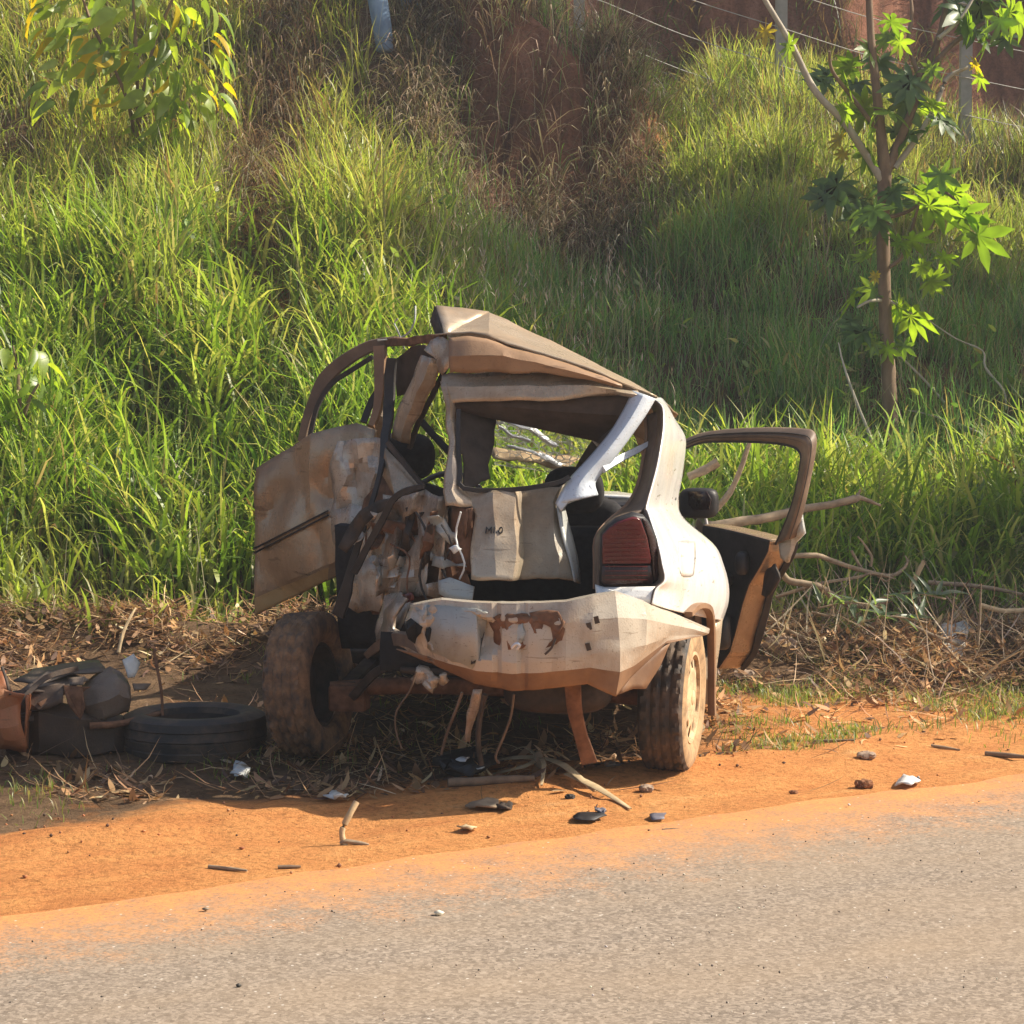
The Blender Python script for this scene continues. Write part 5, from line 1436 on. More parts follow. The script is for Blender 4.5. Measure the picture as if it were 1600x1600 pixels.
def shrub(base_px, leaves, label, spread, D_off=-.35, seed=1, stems=()):
    base = on_terrain(*base_px)
    D = base.y + D_off
    e = empty('broadleaf_shrub', base); tag(e, label, 'shrub')
    pt = D / 3895.0
    for pts in stems:
        tube('stem', [Vector((0, 0, -.05))] + [at(x, y, D) - base for x, y in pts], [.02] + [.013] * (len(pts) - 1) + [.006], 'bark_brown', e, 6)
    r_ = random.Random(seed)
    for px, py, ci, sz in leaves:
        P = at(px, py, D + r_.uniform(-.28, .28))
        side = (px - base_px[0]) / spread
        fwd = Vector((side * 1.2 + r_.uniform(-.5, .5), r_.uniform(-.9, .1), r_.uniform(-1.1, -.1)))
        up = Vector((r_.uniform(.0, .9), r_.uniform(-.3, .8), r_.uniform(.2, .9)))
        put_leaf(r_.choice(OVATE[ci]), P, fwd, up, sz * pt * .62, e, base)
rs = random.Random(12)
lv = [(210, 30, 2, 80), (60, 12, 3, 95), (150, 75, 3, 80), (172, 85, 3, 90), (195, 95, 3, 95), (205, 100, 0, 85), (215, 60, 0, 80), (110, 65, 0, 70), (120, 30, 2, 70), (240, 90, 2, 95), (262, 60, 2, 90), (285, 40, 2, 95), (300, 70, 1, 95),
      (310, 40, 2, 80), (330, 10, 2, 80), (255, 125, 2, 85), (275, 110, 1, 85), (290, 125, 1, 95), (262, 160, 2, 80), (245, 160, 0, 75), (265, 185, 2, 85), (278, 165, 1, 80), (225, 160, 0, 60), (300, 100, 1, 85), (140, 40, 1, 70), (175, 15, 2, 75)]
for k in range(26): lv.append((rs.gauss(262, 32), rs.uniform(120, 220), rs.choice([0, 1, 2, 2]), rs.uniform(60, 95)))
for k in range(190): lv.append((rs.uniform(60, 352), rs.uniform(-70, 170), rs.choice([0, 1, 1, 2, 2, 2, 2, 3]), rs.uniform(55, 95)))
shrub((215, 235), lv, 'broad-leaved shrub with yellowing leaves high on the bank', 120, -.45, 4, [[(220, 170), (235, 90), (260, 20), (290, -40)], [(200, 160), (170, 90), (140, 30), (120, -40)], [(215, 150), (212, 60), (205, -40)]])
lv2 = [(8, 545, 2, 80), (30, 575, 2, 75), (45, 600, 1, 70), (50, 625, 0, 75), (15, 610, 0, 75), (65, 590, 2, 70), (85, 600, 1, 70), (-10, 575, 2, 80), (25, 640, 0, 70), (40, 570, 2, 65), (2, 600, 3, 50), (60, 700, 3, 25), (70, 640, 1, 70), (-30, 600, 1, 80), (-45, 550, 2, 80), (20, 555, 2, 60)]
for k in range(22): lv2.append((rs.uniform(-40, 85), rs.uniform(535, 690), rs.choice([0, 1, 2, 2]), rs.uniform(50, 85)))
shrub((25, 720), lv2, 'low broad-leaved shrub in grass at left edge below the big shrub', 60, -.3, 8, [[(30, 650), (28, 590), (20, 540)], [(40, 640), (60, 600)]])

def shade_tree(base, crown_c, crown_r, label, n=5200, seed=1, lsz=.16):
    """leafy tree just outside the view: it throws the shade lying on the bank"""
    r_ = np.random.default_rng(seed)
    e = empty('roadside_tree', base); tag(e, label, 'tree', 'shade trees right of the view')
    b = Vector(base); c = Vector(crown_c) - b
    tube('trunk', [Vector((0, 0, -.2)), Vector((c.x * .2, c.y * .1, c.z * .45)), Vector((c.x * .7, c.y * .7, c.z * .8)), c], [.13, .11, .09, .05], 'bark_brown', e, 9, 4, .12)
    for k in range(6):
        d = Vector(r_.normal(size=3)).normalized(); d.z = abs(d.z)
        tube('limb', [c * .7, c + d * .35 * max(crown_r), c + Vector((d.x * crown_r[0], d.y * crown_r[1], d.z * crown_r[2])) * .85], [.05, .035, .012], 'bark_brown', e, 6, 3)
    cl = r_.normal(size=(60, 3)); cl /= np.linalg.norm(cl, axis=1)[:, None]; cl *= r_.uniform(.35, 1, (60, 1)) ** .5
    k = r_.integers(0, 60, n)
    p = (cl[k] + r_.normal(0, .15, (n, 3))) * np.array(crown_r) + np.array(c)
    az = r_.uniform(0, 6.28, n)
    cc = np.array([(.05, .09, .025), (.07, .12, .03), (.10, .15, .04)])[r_.integers(0, 3, n)]
    bl = blades(p, az, r_.uniform(.7, 1.2, n) * lsz, r_.uniform(.4, .6, n) * lsz, r_.uniform(0, .8, n), r_.uniform(.6, 2.0, n), cc, cc * 1.1, seg=3)
    link('crown', mesh_np('crown', *bl), 'broad_leaf', e)
shade_tree((6.0, 17.8, hz(6.0, 17.8)), (5.6, 17.6, 5.7), (2.0, 1.7, 1.45), 'dense leafy tree beyond the right edge above the hollow', 9000, 2)
shade_tree((5.9, 21.0, hz(5.9, 21.0)), (5.7, 20.7, 8.1), (.95, 1.0, .8), 'tall leafy tree beyond the right edge behind the fence', 2600, 7)
shade_tree((5.9, 13.7, hz(5.9, 13.7)), (5.5, 13.55, 3.1), (1.35, .8, .95), 'small leafy tree beyond the right edge near the verge', 8000, 5, .19)
shade_tree((6.5, 16.9, hz(6.5, 16.9)), (6.3, 16.7, 4.7), (1.4, .6, .7), 'leafy tree beyond the right edge between verge tree and tall tree', 6500, 9, .18)

# ------------------------------------------------------------------ fence on the bank top
simple('concrete_post', (0.30, 0.30, 0.28), (0.44, 0.44, 0.42), 9, 0.9)
simple('wire', (0.38, 0.36, 0.33), (0.52, 0.50, 0.46), 20, 0.5, 0.4)
def fence():
    spots = [(590, 30), (905, 66), (1220, 122), (1507, 246), (1800, 330)]
    G = []
    for px, py in spots:
        g = at(px, py, 21.6); g.z = min(hz(g.x, g.y), g.z + .15); G.append(g)
    e = empty('wire_fence', G[1]); tag(e, 'wire fence on grey concrete posts below the red cutting', 'fence')
    for i, g in enumerate(G):
        o = g - G[1]
        V = []
        for z in (-.25, 1.42, 1.50):
            s = .048 if z < 1.45 else .036
            V += [o + Vector((sx * s, sy * s, z)) for sx, sy in ((-1, -1), (1, -1), (1, 1), (-1, 1))]
        F = [(a + j, a + (j + 1) % 4, a + 4 + (j + 1) % 4, a + 4 + j) for a in (0, 4) for j in range(4)] + [(8, 9, 10, 11), (3, 2, 1, 0)]
        link('post', mesh_py('post', V, F), 'concrete_post', e)
    for h in (.12, .42, .74, 1.06, 1.36):
        pts = []
        for i, g in enumerate(G):
            pts.append(g - G[1] + Vector((0, -.055, h)))
            if i < len(G) - 1: pts.append((g + G[i + 1]) / 2 - G[1] + Vector((0, -.055, h - .035)))
        tube('wire', pts, .0042, 'wire', e, 5, 4)
fence()

# ------------------------------------------------------------------ person climbing the bank
simple('denim', (0.13, 0.21, 0.32), (0.24, 0.35, 0.48), 10, 0.9, stretch=(1, 1, .4))
simple('shoe_leather', (0.03, 0.025, 0.02), (0.07, 0.05, 0.04), 20, 0.7)
simple('shirt_cloth', (0.22, 0.22, 0.23), (0.30, 0.30, 0.31), 20, 0.9)
simple('skin', (0.30, 0.17, 0.11), (0.38, 0.22, 0.15), 20, 0.6)
simple('hair_dark', (0.012, 0.009, 0.007), (0.03, 0.022, 0.017), 60, 0.7)
def skin_mesh(name, verts, edges, radii, mat, parent, root=0, sub=2):
    me = bpy.data.meshes.new(name); me.from_pydata([tuple(v) for v in verts], edges, []); me.update()
    o = link(name, me, mat, parent)
    o.modifiers.new('skin', 'SKIN')
    if not me.skin_vertices: me.skin_vertices.new(name='')
    for i, r_ in enumerate(radii):
        sv = me.skin_vertices[0].data[i]; sv.radius = (r_, r_) if not isinstance(r_, tuple) else r_; sv.use_root = (i == root)
    s = o.modifiers.new('sub', 'SUBSURF'); s.levels = sub; s.render_levels = sub
    bpy.context.view_layer.update()
    ev = o.evaluated_get(bpy.context.evaluated_depsgraph_get())
    m2 = bpy.data.meshes.new_from_object(ev)
    o.modifiers.clear(); o.data = m2
    m2.shade_smooth()
    if not m2.materials: m2.materials.append(MAT[mat])
    return o
def person():
    f1 = on_terrain(603, 101); f2 = on_terrain(641, 28)
    b = f1.copy()
    e = empty('person', b); tag(e, 'person in blue jeans climbing the bank, only lower legs in view', 'person')
    a1 = at(601, 84, f1.y - .02) - b; k1 = at(588, -12, f1.y) - b
    a2 = f2 - b + Vector((0, -.02, .05)); k2 = a2 + Vector((-.06, -.10, .42))
    hip = Vector(((k1.x + k2.x) / 2 - .02, (k1.y + k2.y) / 2, max(k1.z, k2.z) + .36))
    hl_, hr_ = hip + Vector((-.09, 0, -.02)), hip + Vector((.09, .02, -.02))
    ch = hip + Vector((.02, .12, .42)); nk = ch + Vector((0, .04, .14)); hd = nk + Vector((0, .03, .14)); tp = hd + Vector((0, .02, .10))
    shl, shr = ch + Vector((-.19, 0, .06)), ch + Vector((.19, 0, .06))
    el, er = shl + Vector((-.06, .05, -.27)), shr + Vector((.07, .10, -.26)); wl, wr = el + Vector((.02, .20, -.14)), er + Vector((.0, .22, -.10))
    skin_mesh('body', [hip, hip + Vector((0, .05, .2)), ch, nk, hd, tp, shl, el, wl, shr, er, wr], [(0, 1), (1, 2), (2, 3), (3, 4), (4, 5), (2, 6), (6, 7), (7, 8), (2, 9), (9, 10), (10, 11)],
              [.13, .13, .14, .055, .095, .07, .06, .045, .032, .06, .045, .032], 'skin', e)
    skin_mesh('shirt', [hip, hip + Vector((0, .05, .2)), ch, ch + Vector((0, .02, .08)), shl, el.lerp(shl, .4), shr, er.lerp(shr, .4)], [(0, 1), (1, 2), (2, 3), (2, 4), (4, 5), (2, 6), (6, 7)], [.15, .15, .165, .10, .085, .07, .085, .07], 'shirt_cloth', e)
    def sh(a, o=(0, 0, 0)): return a + Vector(o)
    skin_mesh('jeans', [hip, hl_, k1, k1.lerp(a1, .5) + Vector((.01, -.02, 0)), a1 + Vector((0, 0, .05)), a1, hr_, k2, k2.lerp(a2, .5), a2 + Vector((0, 0, .04)), a2], [(0, 1), (1, 2), (2, 3), (3, 4), (4, 5), (0, 6), (6, 7), (7, 8), (8, 9), (9, 10)],
              [.14, .105, .082, .080, .072, .076, .105, .082, .080, .072, .076], 'denim', e)
    for a in (a1, a2):
        V, F = sweep([a + Vector((0, -.06, -.045)), a + Vector((.01, .03, -.05)), a + Vector((.02, .12, -.055)), a + Vector((.02, .20, -.06))], [.08, .09, .095, .06], .085, (0, 0, 1), True)
        me = mesh_py('shoe', V, F); smooth(me, 60); link('shoe', me, 'shoe_leather', e)
    blob('hair', hd + Vector((0, -.02, .04)), .10, .11, .11, 'hair_dark', e, 2.0)
    # hands: palm with five bent fingers
    for w, el_, sg in ((wl, el, -1), (wr, er, 1)):
        d = (w - el_).normalized(); s = d.cross(Vector((0, 0, 1))).normalized()
        vs = [w, w + d * .05, w + d * .09]; ed = [(0, 1), (1, 2)]; rd = [.028, .036, .036]
        for k in range(4):
            o_ = s * (k - 1.5) * .021
            i0 = len(vs); L0 = .07 - .008 * abs(k - 1.3)
            vs += [w + d * .10 + o_, w + d * (.10 + L0 * .5) + o_ + Vector((0, 0, -.008)), w + d * (.10 + L0 * .85) + o_ + Vector((0, 0, -.028))]
            ed += [(2, i0), (i0, i0 + 1), (i0 + 1, i0 + 2)]; rd += [.0095, .009, .0075]
        i0 = len(vs); vs += [w + d * .05 + s * sg * -.045, w + d * .085 + s * sg * -.06 + Vector((0, 0, -.01))]; ed += [(1, i0), (i0, i0 + 1)]; rd += [.011, .009]
        skin_mesh('hand', vs, ed, rd, 'skin', e, 0, 1)
person()
# ------------------------------------------------------------------ scrap, sticks and rubbish on the verge
dusty('scrap_dark', (0.045, 0.038, 0.032), (0.13, 0.085, 0.055), 0.55, 0.5, 0.1, 9.0, 0.15)
dusty('scrap_grey', (0.15, 0.115, 0.085), (0.14, 0.09, 0.058), 0.6, 0.55, 0.0, 8.0, 0.0)
dusty('orange_paint', (0.30, 0.095, 0.03), (0.24, 0.12, 0.055), 0.5, 0.55, 0.0, 6.0, 0.15)
dusty('scrap_brown', (0.06, 0.04, 0.028), (0.125, 0.075, 0.045), 0.6, 0.55, 0.0, 9.0, 0.2)
simple('paper_white', (0.62, 0.62, 0.60), (0.78, 0.77, 0.74), 20, 0.8)
simple('plastic_pale', (0.45, 0.47, 0.46), (0.62, 0.62, 0.58), 12, 0.5)
simple('stone_brown', (0.22, 0.15, 0.11), (0.36, 0.27, 0.20), 16, 0.9)
simple('soil_clod', (0.17, 0.07, 0.035), (0.34, 0.15, 0.065), 30, 0.95, bstr=.6, bdist=.01)
simple('foil_purple', (0.09, 0.085, 0.11), (0.20, 0.19, 0.22), 14, 0.4)

def gpt(px, py, up=0.0):
    p = on_ground(px, py)
    return Vector((p.x, p.y, hz(p.x, p.y) + up))

# tyre lying flat
t0 = gpt(303, 1190); tc_ = Vector((t0.x - .03, t0.y + .27, hz(t0.x, t0.y + .27)))
ty = empty('loose_tyre', tc_); tag(ty, 'black tyre lying flat in shadow left of the car', 'tyre')
h = .085
prof = [(-h * .62, .172), (-h * .9, .180), (-h * 1.05, .21), (-h * 1.02, .25), (-h * .85, .280), (-h * .5, .287), (-h * .45, .281), (-h * .05, .288), (0, .282), (h * .05, .288), (h * .45, .281), (h * .5, .287), (h * .85, .280), (h * 1.02, .25), (h * 1.05, .21), (h * .9, .180), (h * .62, .172), (h * .5, .19), (-h * .5, .19), (-h * .62, .172)]
w_ = lathe('casing', prof, 'tyre_black', ty, 80)
w_.rotation_euler = (0, math.pi / 2, 0); w_.location = (0, 0, .075)
rim_ = lathe('rim', [(h * .60, .178), (h * .62, .170), (h * .2, .160), (h * .05, .15), (h * .25, .12), (h * .1, .06), (h * .1, .002)], 'dark_metal', ty, 48)
rim_.rotation_euler = (0, math.pi / 2 * -1, 0); rim_.location = (0, 0, .075)

# torn-off clump of car metal by the tyre
SD = 9.75
s0 = gpt(100, 1186)
sc = empty('torn_car_part', s0); tag(sc, 'mangled torn-off car part with grey housing at the left edge', 'car part')
def q(px, py, d=0.0): return at(px, py, SD + d) - s0
sheet('lower_case', [[q(14, 1100, .10), q(60, 1096, .0), q(120, 1104, -.02), q(190, 1122, .06)], [q(12, 1120, -.02), q(60, 1116, -.12), q(120, 1126, -.12), q(194, 1134, -.02)], [q(12, 1172, -.02), q(60, 1176, -.10), q(120, 1178, -.10), q(190, 1172, -.02)], [q(16, 1186, .05), q(60, 1190, .0), q(120, 1190, .0), q(186, 1184, .05)]], 'scrap_brown', sc, 4, .01, .008, 9, 4, linear=True, ang=30)
for k, (pts, mt) in enumerate([
        ([(18, 1068, 0), (50, 1046, .18), (100, 1036, .28), (150, 1034, .28), (165, 1050, .12), (110, 1056, .02), (60, 1072, -.04)], 'scrap_dark'),
        ([(30, 1078, -.05), (70, 1054, .05), (105, 1054, .1), (135, 1066, 0), (95, 1076, -.08), (45, 1080, -.1)], 'scrap_grey'),
        ([(97, 1072, -.10), (126, 1074, -.10), (130, 1108, -.12), (124, 1128, -.12), (104, 1102, -.14)], 'rust_metal'),
        ([(20, 1082, -.06), (100, 1072, -.1), (98, 1100, -.13), (60, 1112, -.14), (22, 1118, -.08)], 'scrap_brown'),
        ([(102, 1060, -.02), (130, 1062, -.04), (128, 1072, -.08), (106, 1070, -.08)], 'scrap_grey'),
        ([(188, 1030, .05), (205, 1022, .1), (216, 1036, .1), (206, 1056, .03), (196, 1058, .02)], 'plastic_pale'),
        ([(205, 1066, .0), (238, 1070, .02), (230, 1080, .0), (210, 1078, -.02)], 'scrap_grey')]):
    plate('folded_sheet', [q(*p) for p in pts], mt, sc, .006, .010, 5, 40 + k, cuts=2, ang=20)
sheet('housing', [[q(126, 1076, .10), q(146, 1056, .12), q(172, 1044, .14), q(192, 1054, .12)], [q(126, 1084, -.02), q(150, 1074, -.02), q(182, 1062, .0), q(202, 1076, .02)], [q(130, 1106, -.06), q(154, 1098, -.08), q(186, 1088, -.06), q(204, 1094, -.02)], [q(142, 1128, -.04), q(162, 1128, -.06), q(186, 1118, -.04), q(198, 1112, .0)]], 'scrap_grey', sc, 4, .008, .006, 14, 3, linear=True, ang=40)
for k, (a_, b_, c_) in enumerate([((30, 1098), (70, 1060), (120, 1046)), ((60, 1104), (100, 1082), (160, 1076)), ((20, 1126), (90, 1120), (180, 1130))]):
    bar('frame_rail', [q(*a_, -.13), q(*b_, -.06), q(*c_, .02)], .022, .014, ('scrap_brown', 'rust_metal', 'scrap_brown')[k], sc, crumple=.004)
tube('pipe', [q(140, 1134, -.1), q(180, 1132, -.08), q(215, 1124, -.04), q(252, 1114, .02)], [.014, .014, .012, .010], 'rust_metal', sc, 8)
tube('stay', [q(254, 1118, .0), q(252, 1080, .02), q(246, 1046, .05), q(240, 1016, .08)], .006, 'rust_metal', sc, 6)

ob = gpt(8, 1176)
op = empty('orange_panel', ob); tag(op, 'bent rusty orange metal panel cut by the left edge', 'metal panel')
def q2(px, py, d=0.0): return at(px, py, 9.55 + d) - ob
sheet('panel', [[q2(-110, 1075, .1), q2(-40, 1078, 0), q2(0, 1084, -.04), q2(41, 1086, .0)], [q2(-110, 1130, .08), q2(-40, 1130, -.02), q2(0, 1132, -.06), q2(38, 1130, -.02)], [q2(-110, 1180, .1), q2(-40, 1180, 0), q2(0, 1178, -.03), q2(34, 1176, .0)]], 'orange_paint', op, 4, .008, .022, 6, 3, linear=True, ang=16)
sheet('side_flange', [[q2(41, 1086, .0), q2(38, 1130, -.02), q2(34, 1176, 0)], [q2(48, 1088, .16), q2(46, 1130, .16), q2(44, 1170, .16)]], 'orange_paint', op, 4, .008, .008, 8)
plate('torn_top', [q2(-60, 1076, .02), q2(-20, 1048, .06), q2(4, 1052, .05), q2(16, 1082, .0), q2(-10, 1086, -.02)], 'orange_paint', op, .006, .012, 10, 8)
tube('bent_rod', [q2(16, 1086, -.02), q2(10, 1062, .0), q2(3, 1042, .02)], .006, 'dark_metal', op, 6)

def thing_plate(name, pts, mat, label, cat, thick=.01, cr=.008, f=14, seed=1, lift=.012):
    """small flat rubbish lying on the ground, outline traced on the ground plane"""
    P = [gpt(x, y, lift) for x, y in pts]
    c = sum(P, Vector()) / len(P); c.z -= lift
    o = plate(name, [p - c for p in P], mat, None, thick, cr, f, seed, cuts=2)
    o.location = c
    return tag(o, label, cat)
def stick(name, pts, r_, mat, label, cat='stick', group=None, knob=.2, seed=1):
    """pts: (px, py, height above ground) or world vectors"""
    P = [p if isinstance(p, Vector) else gpt(p[0], p[1], p[2]) for p in pts]
    c = P[0].copy()
    o = tube(name, [p - c for p in P], r_, mat, None, 7, 4, knob, seed)
    o.location = c
    return tag(o, label, cat, group)

# upright stick: its foot is at (540,1322), its top leans away
u0 = gpt(541, 1320); 
u = empty('broken_stick', u0); tag(u, 'short pale broken stick standing upright in the orange soil', 'stick')
tube('shaft', [Vector((0, 0, -.01)), at(534, 1300, u0.y + .01) - u0, at(545, 1275, u0.y + .02) - u0, at(557, 1253, u0.y + .04) - u0], [.010, .010, .011, .011], 'husk', u, 7, 4, .2)
tube('root_end', [Vector((-.02, 0, .004)), Vector((.0, 0, .012)), Vector((.05, -.005, .006)), Vector((.075, -.01, .003))], [.006, .009, .008, .003], 'dead_wood', u, 6)

def low_stick(name, a, b, hh, r_, mat, label, seed=1, sag=0.0, cat='stick'):
    A, B = gpt(*a), gpt(*b)
    M = (A + B) / 2 + Vector((0, 0, hh + sag)); A.z += hh; B.z += hh
    return stick(name, [A, M, B], [r_, r_ * 1.05, r_ * .6], mat, label, cat, None, .25, seed)
low_stick('flat_stick', (326, 1358), (386, 1364), .006, .006, 'dead_wood', 'thin dark stick on orange soil near the asphalt, leftmost of the pair', 2)
low_stick('flat_stick', (434, 1358), (470, 1357), .006, .006, 'bark_brown', 'stubby dark stick on orange soil below the upright stick', 3)
low_stick('flat_stick', (1540, 1180), (1612, 1188), .008, .010, 'bark_brown', 'dark stick on red soil at the right edge', 4)
low_stick('flat_stick', (1455, 1165), (1500, 1168), .006, .006, 'dead_wood', 'thin stick on red soil up from the dark stick', 5)
low_stick('flat_stick', (1270, 1162), (1335, 1170), .006, .006, 'dead_wood', 'thin brown stick on patchy grass right of the rear wheel', 6)
low_stick('flat_stick', (1035, 1298), (1062, 1296), .004, .005, 'bark_brown', 'small brown twig on sandy road edge below the car', 7)
low_stick('flat_stick', (985, 1315), (1010, 1317), .004, .004, 'bark_brown', 'tiny dark twig on the asphalt edge', 8)
low_stick('flat_stick', (700, 1236), (835, 1232), .018, .017, 'bark_brown', 'thick bark-covered stick lying in front of the car bumper', 9)
low_stick('flat_stick', (1205, 1040), (1262, 1052), .06, .012, 'dead_wood', 'broken stick jutting from the litter under the open door', 10)

thing_plate('dark_shard', [(892, 1281), (905, 1275), (940, 1276), (946, 1283), (925, 1289), (898, 1288)], 'black_plastic', 'flat black plastic shard on the sandy road edge', 'plastic shard', .004, .007)
thing_plate('foil_scrap', [(926, 1274), (932, 1268), (942, 1271), (943, 1279), (934, 1280)], 'foil_purple', 'small purplish foil scrap beside the black shard', 'foil scrap', .003, .012, 30, 2, .02)
thing_plate('dark_shard', [(1012, 1281), (1022, 1275), (1038, 1277), (1036, 1284), (1018, 1285)], 'foil_purple', 'small grey-purple plastic shard right of the black shard', 'plastic shard', .004, .007, 14, 3)
thing_plate('paper_scrap', [(1396, 1229), (1408, 1222), (1432, 1223), (1436, 1231), (1418, 1236), (1402, 1234)], 'paper_white', 'crumpled white paper scrap at the right road edge', 'paper', .004, .014, 30, 4, .014)
thing_plate('paper_scrap', [(355, 1208), (362, 1198), (384, 1199), (388, 1208), (370, 1213)], 'plastic_pale', 'pale crumpled scrap in shadow below the flat tyre', 'paper', .004, .016, 30, 5, .016)
thing_plate('paper_scrap', [(504, 1258), (514, 1246), (536, 1248), (540, 1258), (522, 1263)], 'plastic_pale', 'pale crumpled scrap at the shadow edge beside the upright stick', 'paper', .004, .016, 30, 6, .016)
thing_plate('plastic_bag', [(1466, 1052), (1478, 1036), (1500, 1034), (1512, 1046), (1502, 1058), (1480, 1060)], 'plastic_pale', 'thin whitish plastic bag lying on the litter heap', 'plastic bag', .003, .03, 22, 7, .05)
thing_plate('black_debris', [(680, 1212), (700, 1196), (738, 1192), (764, 1204), (758, 1222), (720, 1226), (692, 1222)], 'black_plastic', 'crushed black plastic debris in front of the bumper', 'plastic debris', .02, .035, 14, 8, .035)
thing_plate('glass_shard', [(712, 1218), (722, 1211), (734, 1214), (728, 1222)], 'paper_white', 'bright white shard on the black plastic debris', 'shard', .004, .006, 20, 9, .075)
thing_plate('glass_shard', [(736, 1224), (744, 1214), (760, 1218), (752, 1228)], 'plastic_pale', 'pale grey shard at the foot of the black plastic debris', 'shard', .004, .006, 20, 10, .05)
thing_plate('bark_scrap', [(722, 1262), (750, 1256), (780, 1258), (772, 1268), (742, 1266)], 'dead_wood', 'curled bark scrap on lit soil below the bumper', 'bark', .008, .012, 18, 11)
thing_plate('bark_scrap', [(770, 1266), (784, 1258), (798, 1262), (790, 1272)], 'dark_metal', 'small dark curled scrap beside the bark below the bumper', 'bark', .008, .012, 18, 12)
thing_plate('bark_scrap', [(712, 1302), (728, 1294), (744, 1298), (734, 1304)], 'husk', 'pale husk flake on the sandy rut below the bark', 'husk', .006, .010, 18, 13)

def husk_fan():
    c = gpt(840, 1208)
    e = empty('palm_husk', c); tag(e, 'star-shaped dry husk of long strips beside the black debris', 'husk')
    arms = [((840, 1204), (800, 1203), (765, 1196), 10), ((840, 1204), (880, 1224), (930, 1240), 11), ((840, 1204), (862, 1190), (890, 1188), 5), ((840, 1204), (820, 1188), (800, 1182), 5), ((838, 1206), (820, 1214), (770, 1212), 8), ((842, 1204), (850, 1222), (846, 1236), 6)]
    for a, b, d, w in arms:
        P = [gpt(*a, .05) - c, gpt(*b, .045) - c, gpt(*d, .012) - c]
        bar('strip', P, [w * .0024, w * .003, w * .0016], .004, 'husk', e, nrm=(0, -.3, 1))
    blob('core', Vector((0, 0, .05)), .02, .02, .035, 'dead_wood', e, 2.2, .005)
husk_fan()
hs = [gpt(886, 1226, .02), gpt(930, 1240, .03), gpt(985, 1262, .008)]
o = bar('husk_strip', [p - hs[0] for p in hs], [.03, .035, .012], .005, 'husk', None, nrm=(0, -.3, 1)); o.location = hs[0]
tag(o, 'long pale dry leaf strip lying on sunlit soil below the bumper', 'husk')

def stone(px, py, r_, mat, label, seed, flat=.6):
    r_ *= .8
    p = gpt(px, py)
    o = blob('stone', (0, 0, r_ * flat * .6), r_ * 1.2, r_, r_ * flat, mat, None, 2.6, r_ * .30, 1.5 / r_, seed, 3)
    o.location = p
    return tag(o, label, 'stone')
stone(1352, 1190, .036, 'stone_brown', 'largest pale stone on red soil right of the wheel', 1, .45)
stone(1348, 1232, .034, 'soil_clod', 'dark red clod beside the white paper scrap', 2)
stone(1240, 1238, .016, 'soil_clod', 'small dark clod left of the red clod', 3)
stone(890, 1246, .018, 'black_rubber', 'small black stone below the bumper beside the leaf strip', 4)
stone(1008, 1236, .028, 'stone_brown', 'brown stone at the foot of the right rear wheel', 5)
stone(955, 1205, .030, 'stone_brown', 'flat grey-brown stone in the shadow under the car', 6, .4)
stone(1215, 1052, .085, 'stone_brown', 'large dark boulder in the litter under the open door', 7, .6)
stone(1160, 1068, .05, 'stone_brown', 'grey stone in the litter below the open door', 8, .5)

# fallen branches behind the open door
def branch(pts, rad, label, depth, dd=0.0, twigs=(), mat='dead_wood', seed=1):
    n = len(pts)
    P = [at(x, y, depth + dd * i / (n - 1)) for i, (x, y) in enumerate(pts)]
    b = P[0].copy(); g = hz(b.x, b.y); b.z = min(b.z, max(g, b.z - .5))
    e = empty('fallen_branch', b); tag(e, label, 'branch', 'fallen branches behind the open door')
    tube('limb', [p - b for p in P], rad, mat, e, 7, 4, .25, seed)
    for tw, r_, d0 in twigs:
        tube('twig', [at(x, y, depth + d0) - b for x, y in tw], r_, mat, e, 6, 4, .2, seed + 3)
    return e
branch([(1090, 815), (1115, 822), (1160, 815), (1205, 808), (1250, 796), (1300, 788), (1335, 780), (1345, 778), (1376, 790)], [.022, .026, .026, .025, .022, .020, .020, .014, .006], 'long thick fallen branch seen through the open door window', 12.3, .3,
       [([(1110, 805), (1140, 770), (1160, 725), (1178, 670)], [.018, .016, .013, .008], -.1), ([(1075, 745), (1100, 735), (1122, 722)], [.02, .024, .024], -.1), ([(1330, 782), (1341, 772), (1344, 764)], [.012, .008, .004], .25)])
branch([(1225, 870), (1275, 868), (1310, 880), (1350, 892), (1390, 900), (1410, 890), (1418, 878), (1414, 868)], [.014, .014, .013, .012, .011, .009, .006, .003], 'curving fallen branch beside the door with a hooked tip', 12.3, .1,
       [([(1330, 860), (1340, 878), (1348, 892)], [.008, .008, .01], .1), ([(1372, 900), (1385, 908), (1400, 896)], [.007, .006, .004], .1)], seed=3)
branch([(1222, 895), (1235, 908), (1275, 915), (1305, 932), (1330, 945), (1370, 945), (1395, 935)], [.016, .017, .018, .016, .016, .015, .010], 'dark lower fallen branch bending beside the open door', 12.2, .1,
       [([(1212, 933), (1260, 918), (1290, 910), (1340, 902), (1366, 896), (1400, 905)], [.010, .010, .009, .008, .006, .003], .1), ([(1360, 885), (1362, 870), (1350, 850), (1340, 838)], [.008, .007, .005, .003], .2)], seed=5)
branch([(1424, 920), (1432, 900), (1444, 876)], [.012, .013, .012], 'short pale broken branch poking up beside the cut fronds', 12.4, .0, mat='husk', seed=6)
branch([(1525, 1030), (1530, 985), (1533, 912)], [.008, .007, .003], 'thin upright dead twig in the litter heap', 11.9, .0, seed=7)
branch([(1268, 956), (1300, 960), (1296, 925), (1288, 900)], [.006, .006, .004, .002], 'thin forked twig in litter right of the open door', 12.0, .0, seed=8)
branch([(1480, 1032), (1510, 1050), (1545, 1040)], [.012, .013, .008], 'short pale stick on the litter heap beside the plastic bag', 11.75, .0, mat='husk', seed=9)
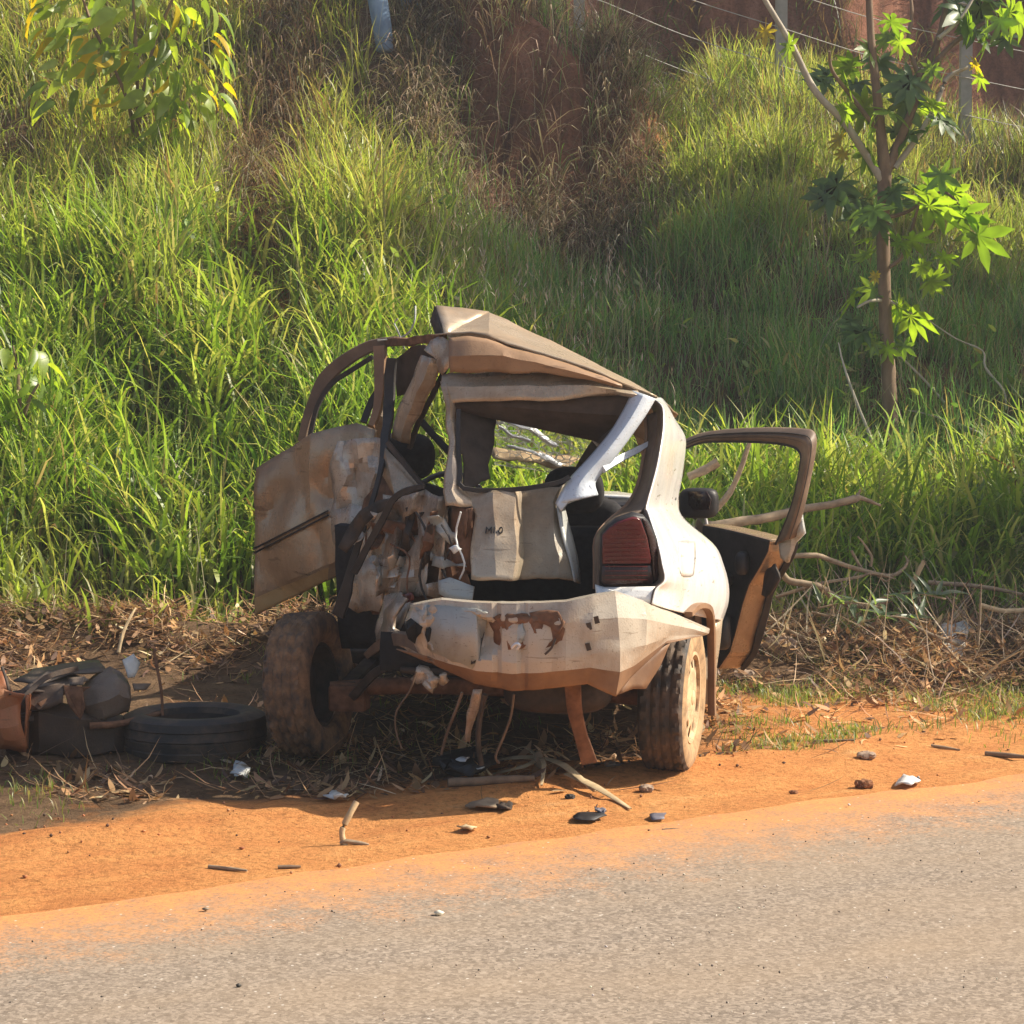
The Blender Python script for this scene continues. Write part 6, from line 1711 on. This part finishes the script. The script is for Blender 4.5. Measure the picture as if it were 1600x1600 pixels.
branch([(1400, 960), (1440, 985), (1490, 1005), (1530, 1020)], [.010, .010, .009, .005], 'straight brown stick slanting down the litter heap', 12.0, -.1, seed=10)
branch([(1450, 910), (1520, 915), (1580, 925), (1640, 940)], [.012, .012, .010, .008], 'long dead stick along the bank foot at the right edge', 12.7, .0, seed=11)
branch([(1530, 945), (1570, 955), (1610, 952)], [.014, .014, .012], 'bleached stick on the litter at the right edge', 12.2, .0, mat='husk', seed=12)

def dead_stem(pts, rad, label, mat='dead_wood'):
    b = on_terrain(*pts[0])
    o = tube('dead_stem', [at(x, y, b.y - .12 + .04 * i) - b for i, (x, y) in enumerate(pts)], rad, mat, None, 6, 4, .2, 3)
    o.location = b
    tag(o, label, 'stem', 'dead stems on the bank')
dead_stem([(1378, 730), (1355, 670), (1335, 620), (1318, 570), (1310, 535)], [.010, .010, .009, .007, .004], 'pale dead stem arching left of the castor trunk', 'bark_pale')
dead_stem([(1485, 640), (1450, 600), (1415, 565), (1395, 548)], [.008, .008, .007, .004], 'dead stem slanting from the castor trunk to the right', 'bark_pale')
dead_stem([(1572, 640), (1568, 610), (1540, 575), (1535, 548), (1495, 530), (1450, 500)], [.008, .008, .008, .006, .006, .003], 'forked bleached stem right of the castor tree', 'bark_pale')
dead_stem([(1560, 690), (1520, 672), (1490, 660), (1440, 645), (1408, 640)], [.008, .008, .008, .006, .004], 'long dead stem lying across grass near the castor trunk', 'bark_pale')
dead_stem([(640, 500), (645, 455), (635, 430), (612, 412)], [.006, .006, .005, .003], 'thin dark stem curling above the car roof')
dead_stem([(95, 890), (110, 905), (135, 915), (165, 918)], [.010, .011, .012, .008], 'pale knobbly stem in dark grass at left', 'bark_pale')
dead_stem([(82, 905), (120, 918), (150, 925), (175, 920)], [.008, .008, .006, .003], 'thin stem crossing the knobbly stem at left')
dead_stem([(185, 1020), (192, 990), (205, 962), (212, 950)], [.010, .009, .007, .004], 'pale dry shoot rising from litter above the torn car part', 'husk')

# cut silvery fronds thrown on the heap
def frond(px, py, d, label, seed):
    c = at(px, py, d); e = empty('cut_frond', c); tag(e, label, 'frond', 'cut fronds on the litter heap')
    r_ = random.Random(seed)
    me = ovate_leaf('frond_leaf', (.13, .19, .12), seed, .10, .5)
    tube('midrib', [Vector((-.16, 0, 0)), Vector((0, -.02, .03)), Vector((.16, -.03, .0))], .005, 'dead_wood', e, 5)
    for k in range(12):
        x = -.14 + .28 * k / 11
        put_leaf(me, c + Vector((x, -.02, .02)), Vector((r_.uniform(-.3, .6), r_.uniform(-1, .2), r_.uniform(-.2, .7))), Vector((r_.uniform(-.5, .5), -.4, .8)), r_.uniform(.12, .2), e, c)
frond(1330, 950, 12.0, 'grey-green cut frond at the tip of the dark branch', 1)
frond(1425, 935, 12.1, 'grey-green cut frond under the short pale branch', 2)
frond(1395, 972, 11.9, 'flattened green cut frond lowest on the litter heap', 3)

# ------------------------------------------------------------------ thin haze added to lift the far shade
hzm, N, L = new_mat('haze_veil')
pv = N.new('ShaderNodeVolumePrincipled')
pv.inputs['Color'].default_value = (0.92, 0.95, 1.0, 1)
pv.inputs['Density'].default_value = 0.0026
pv.inputs['Anisotropy'].default_value = 0.45
ho = N.new('ShaderNodeOutputMaterial'); L.new(pv.outputs[0], ho.inputs['Volume'])
hz_ = box_mesh('haze', (-300, -200, -4), (300, 460, 16), 'haze_veil', None, 0)
tag(hz_, 'thin haze added over the road and bank', 'haze', kind='stuff')
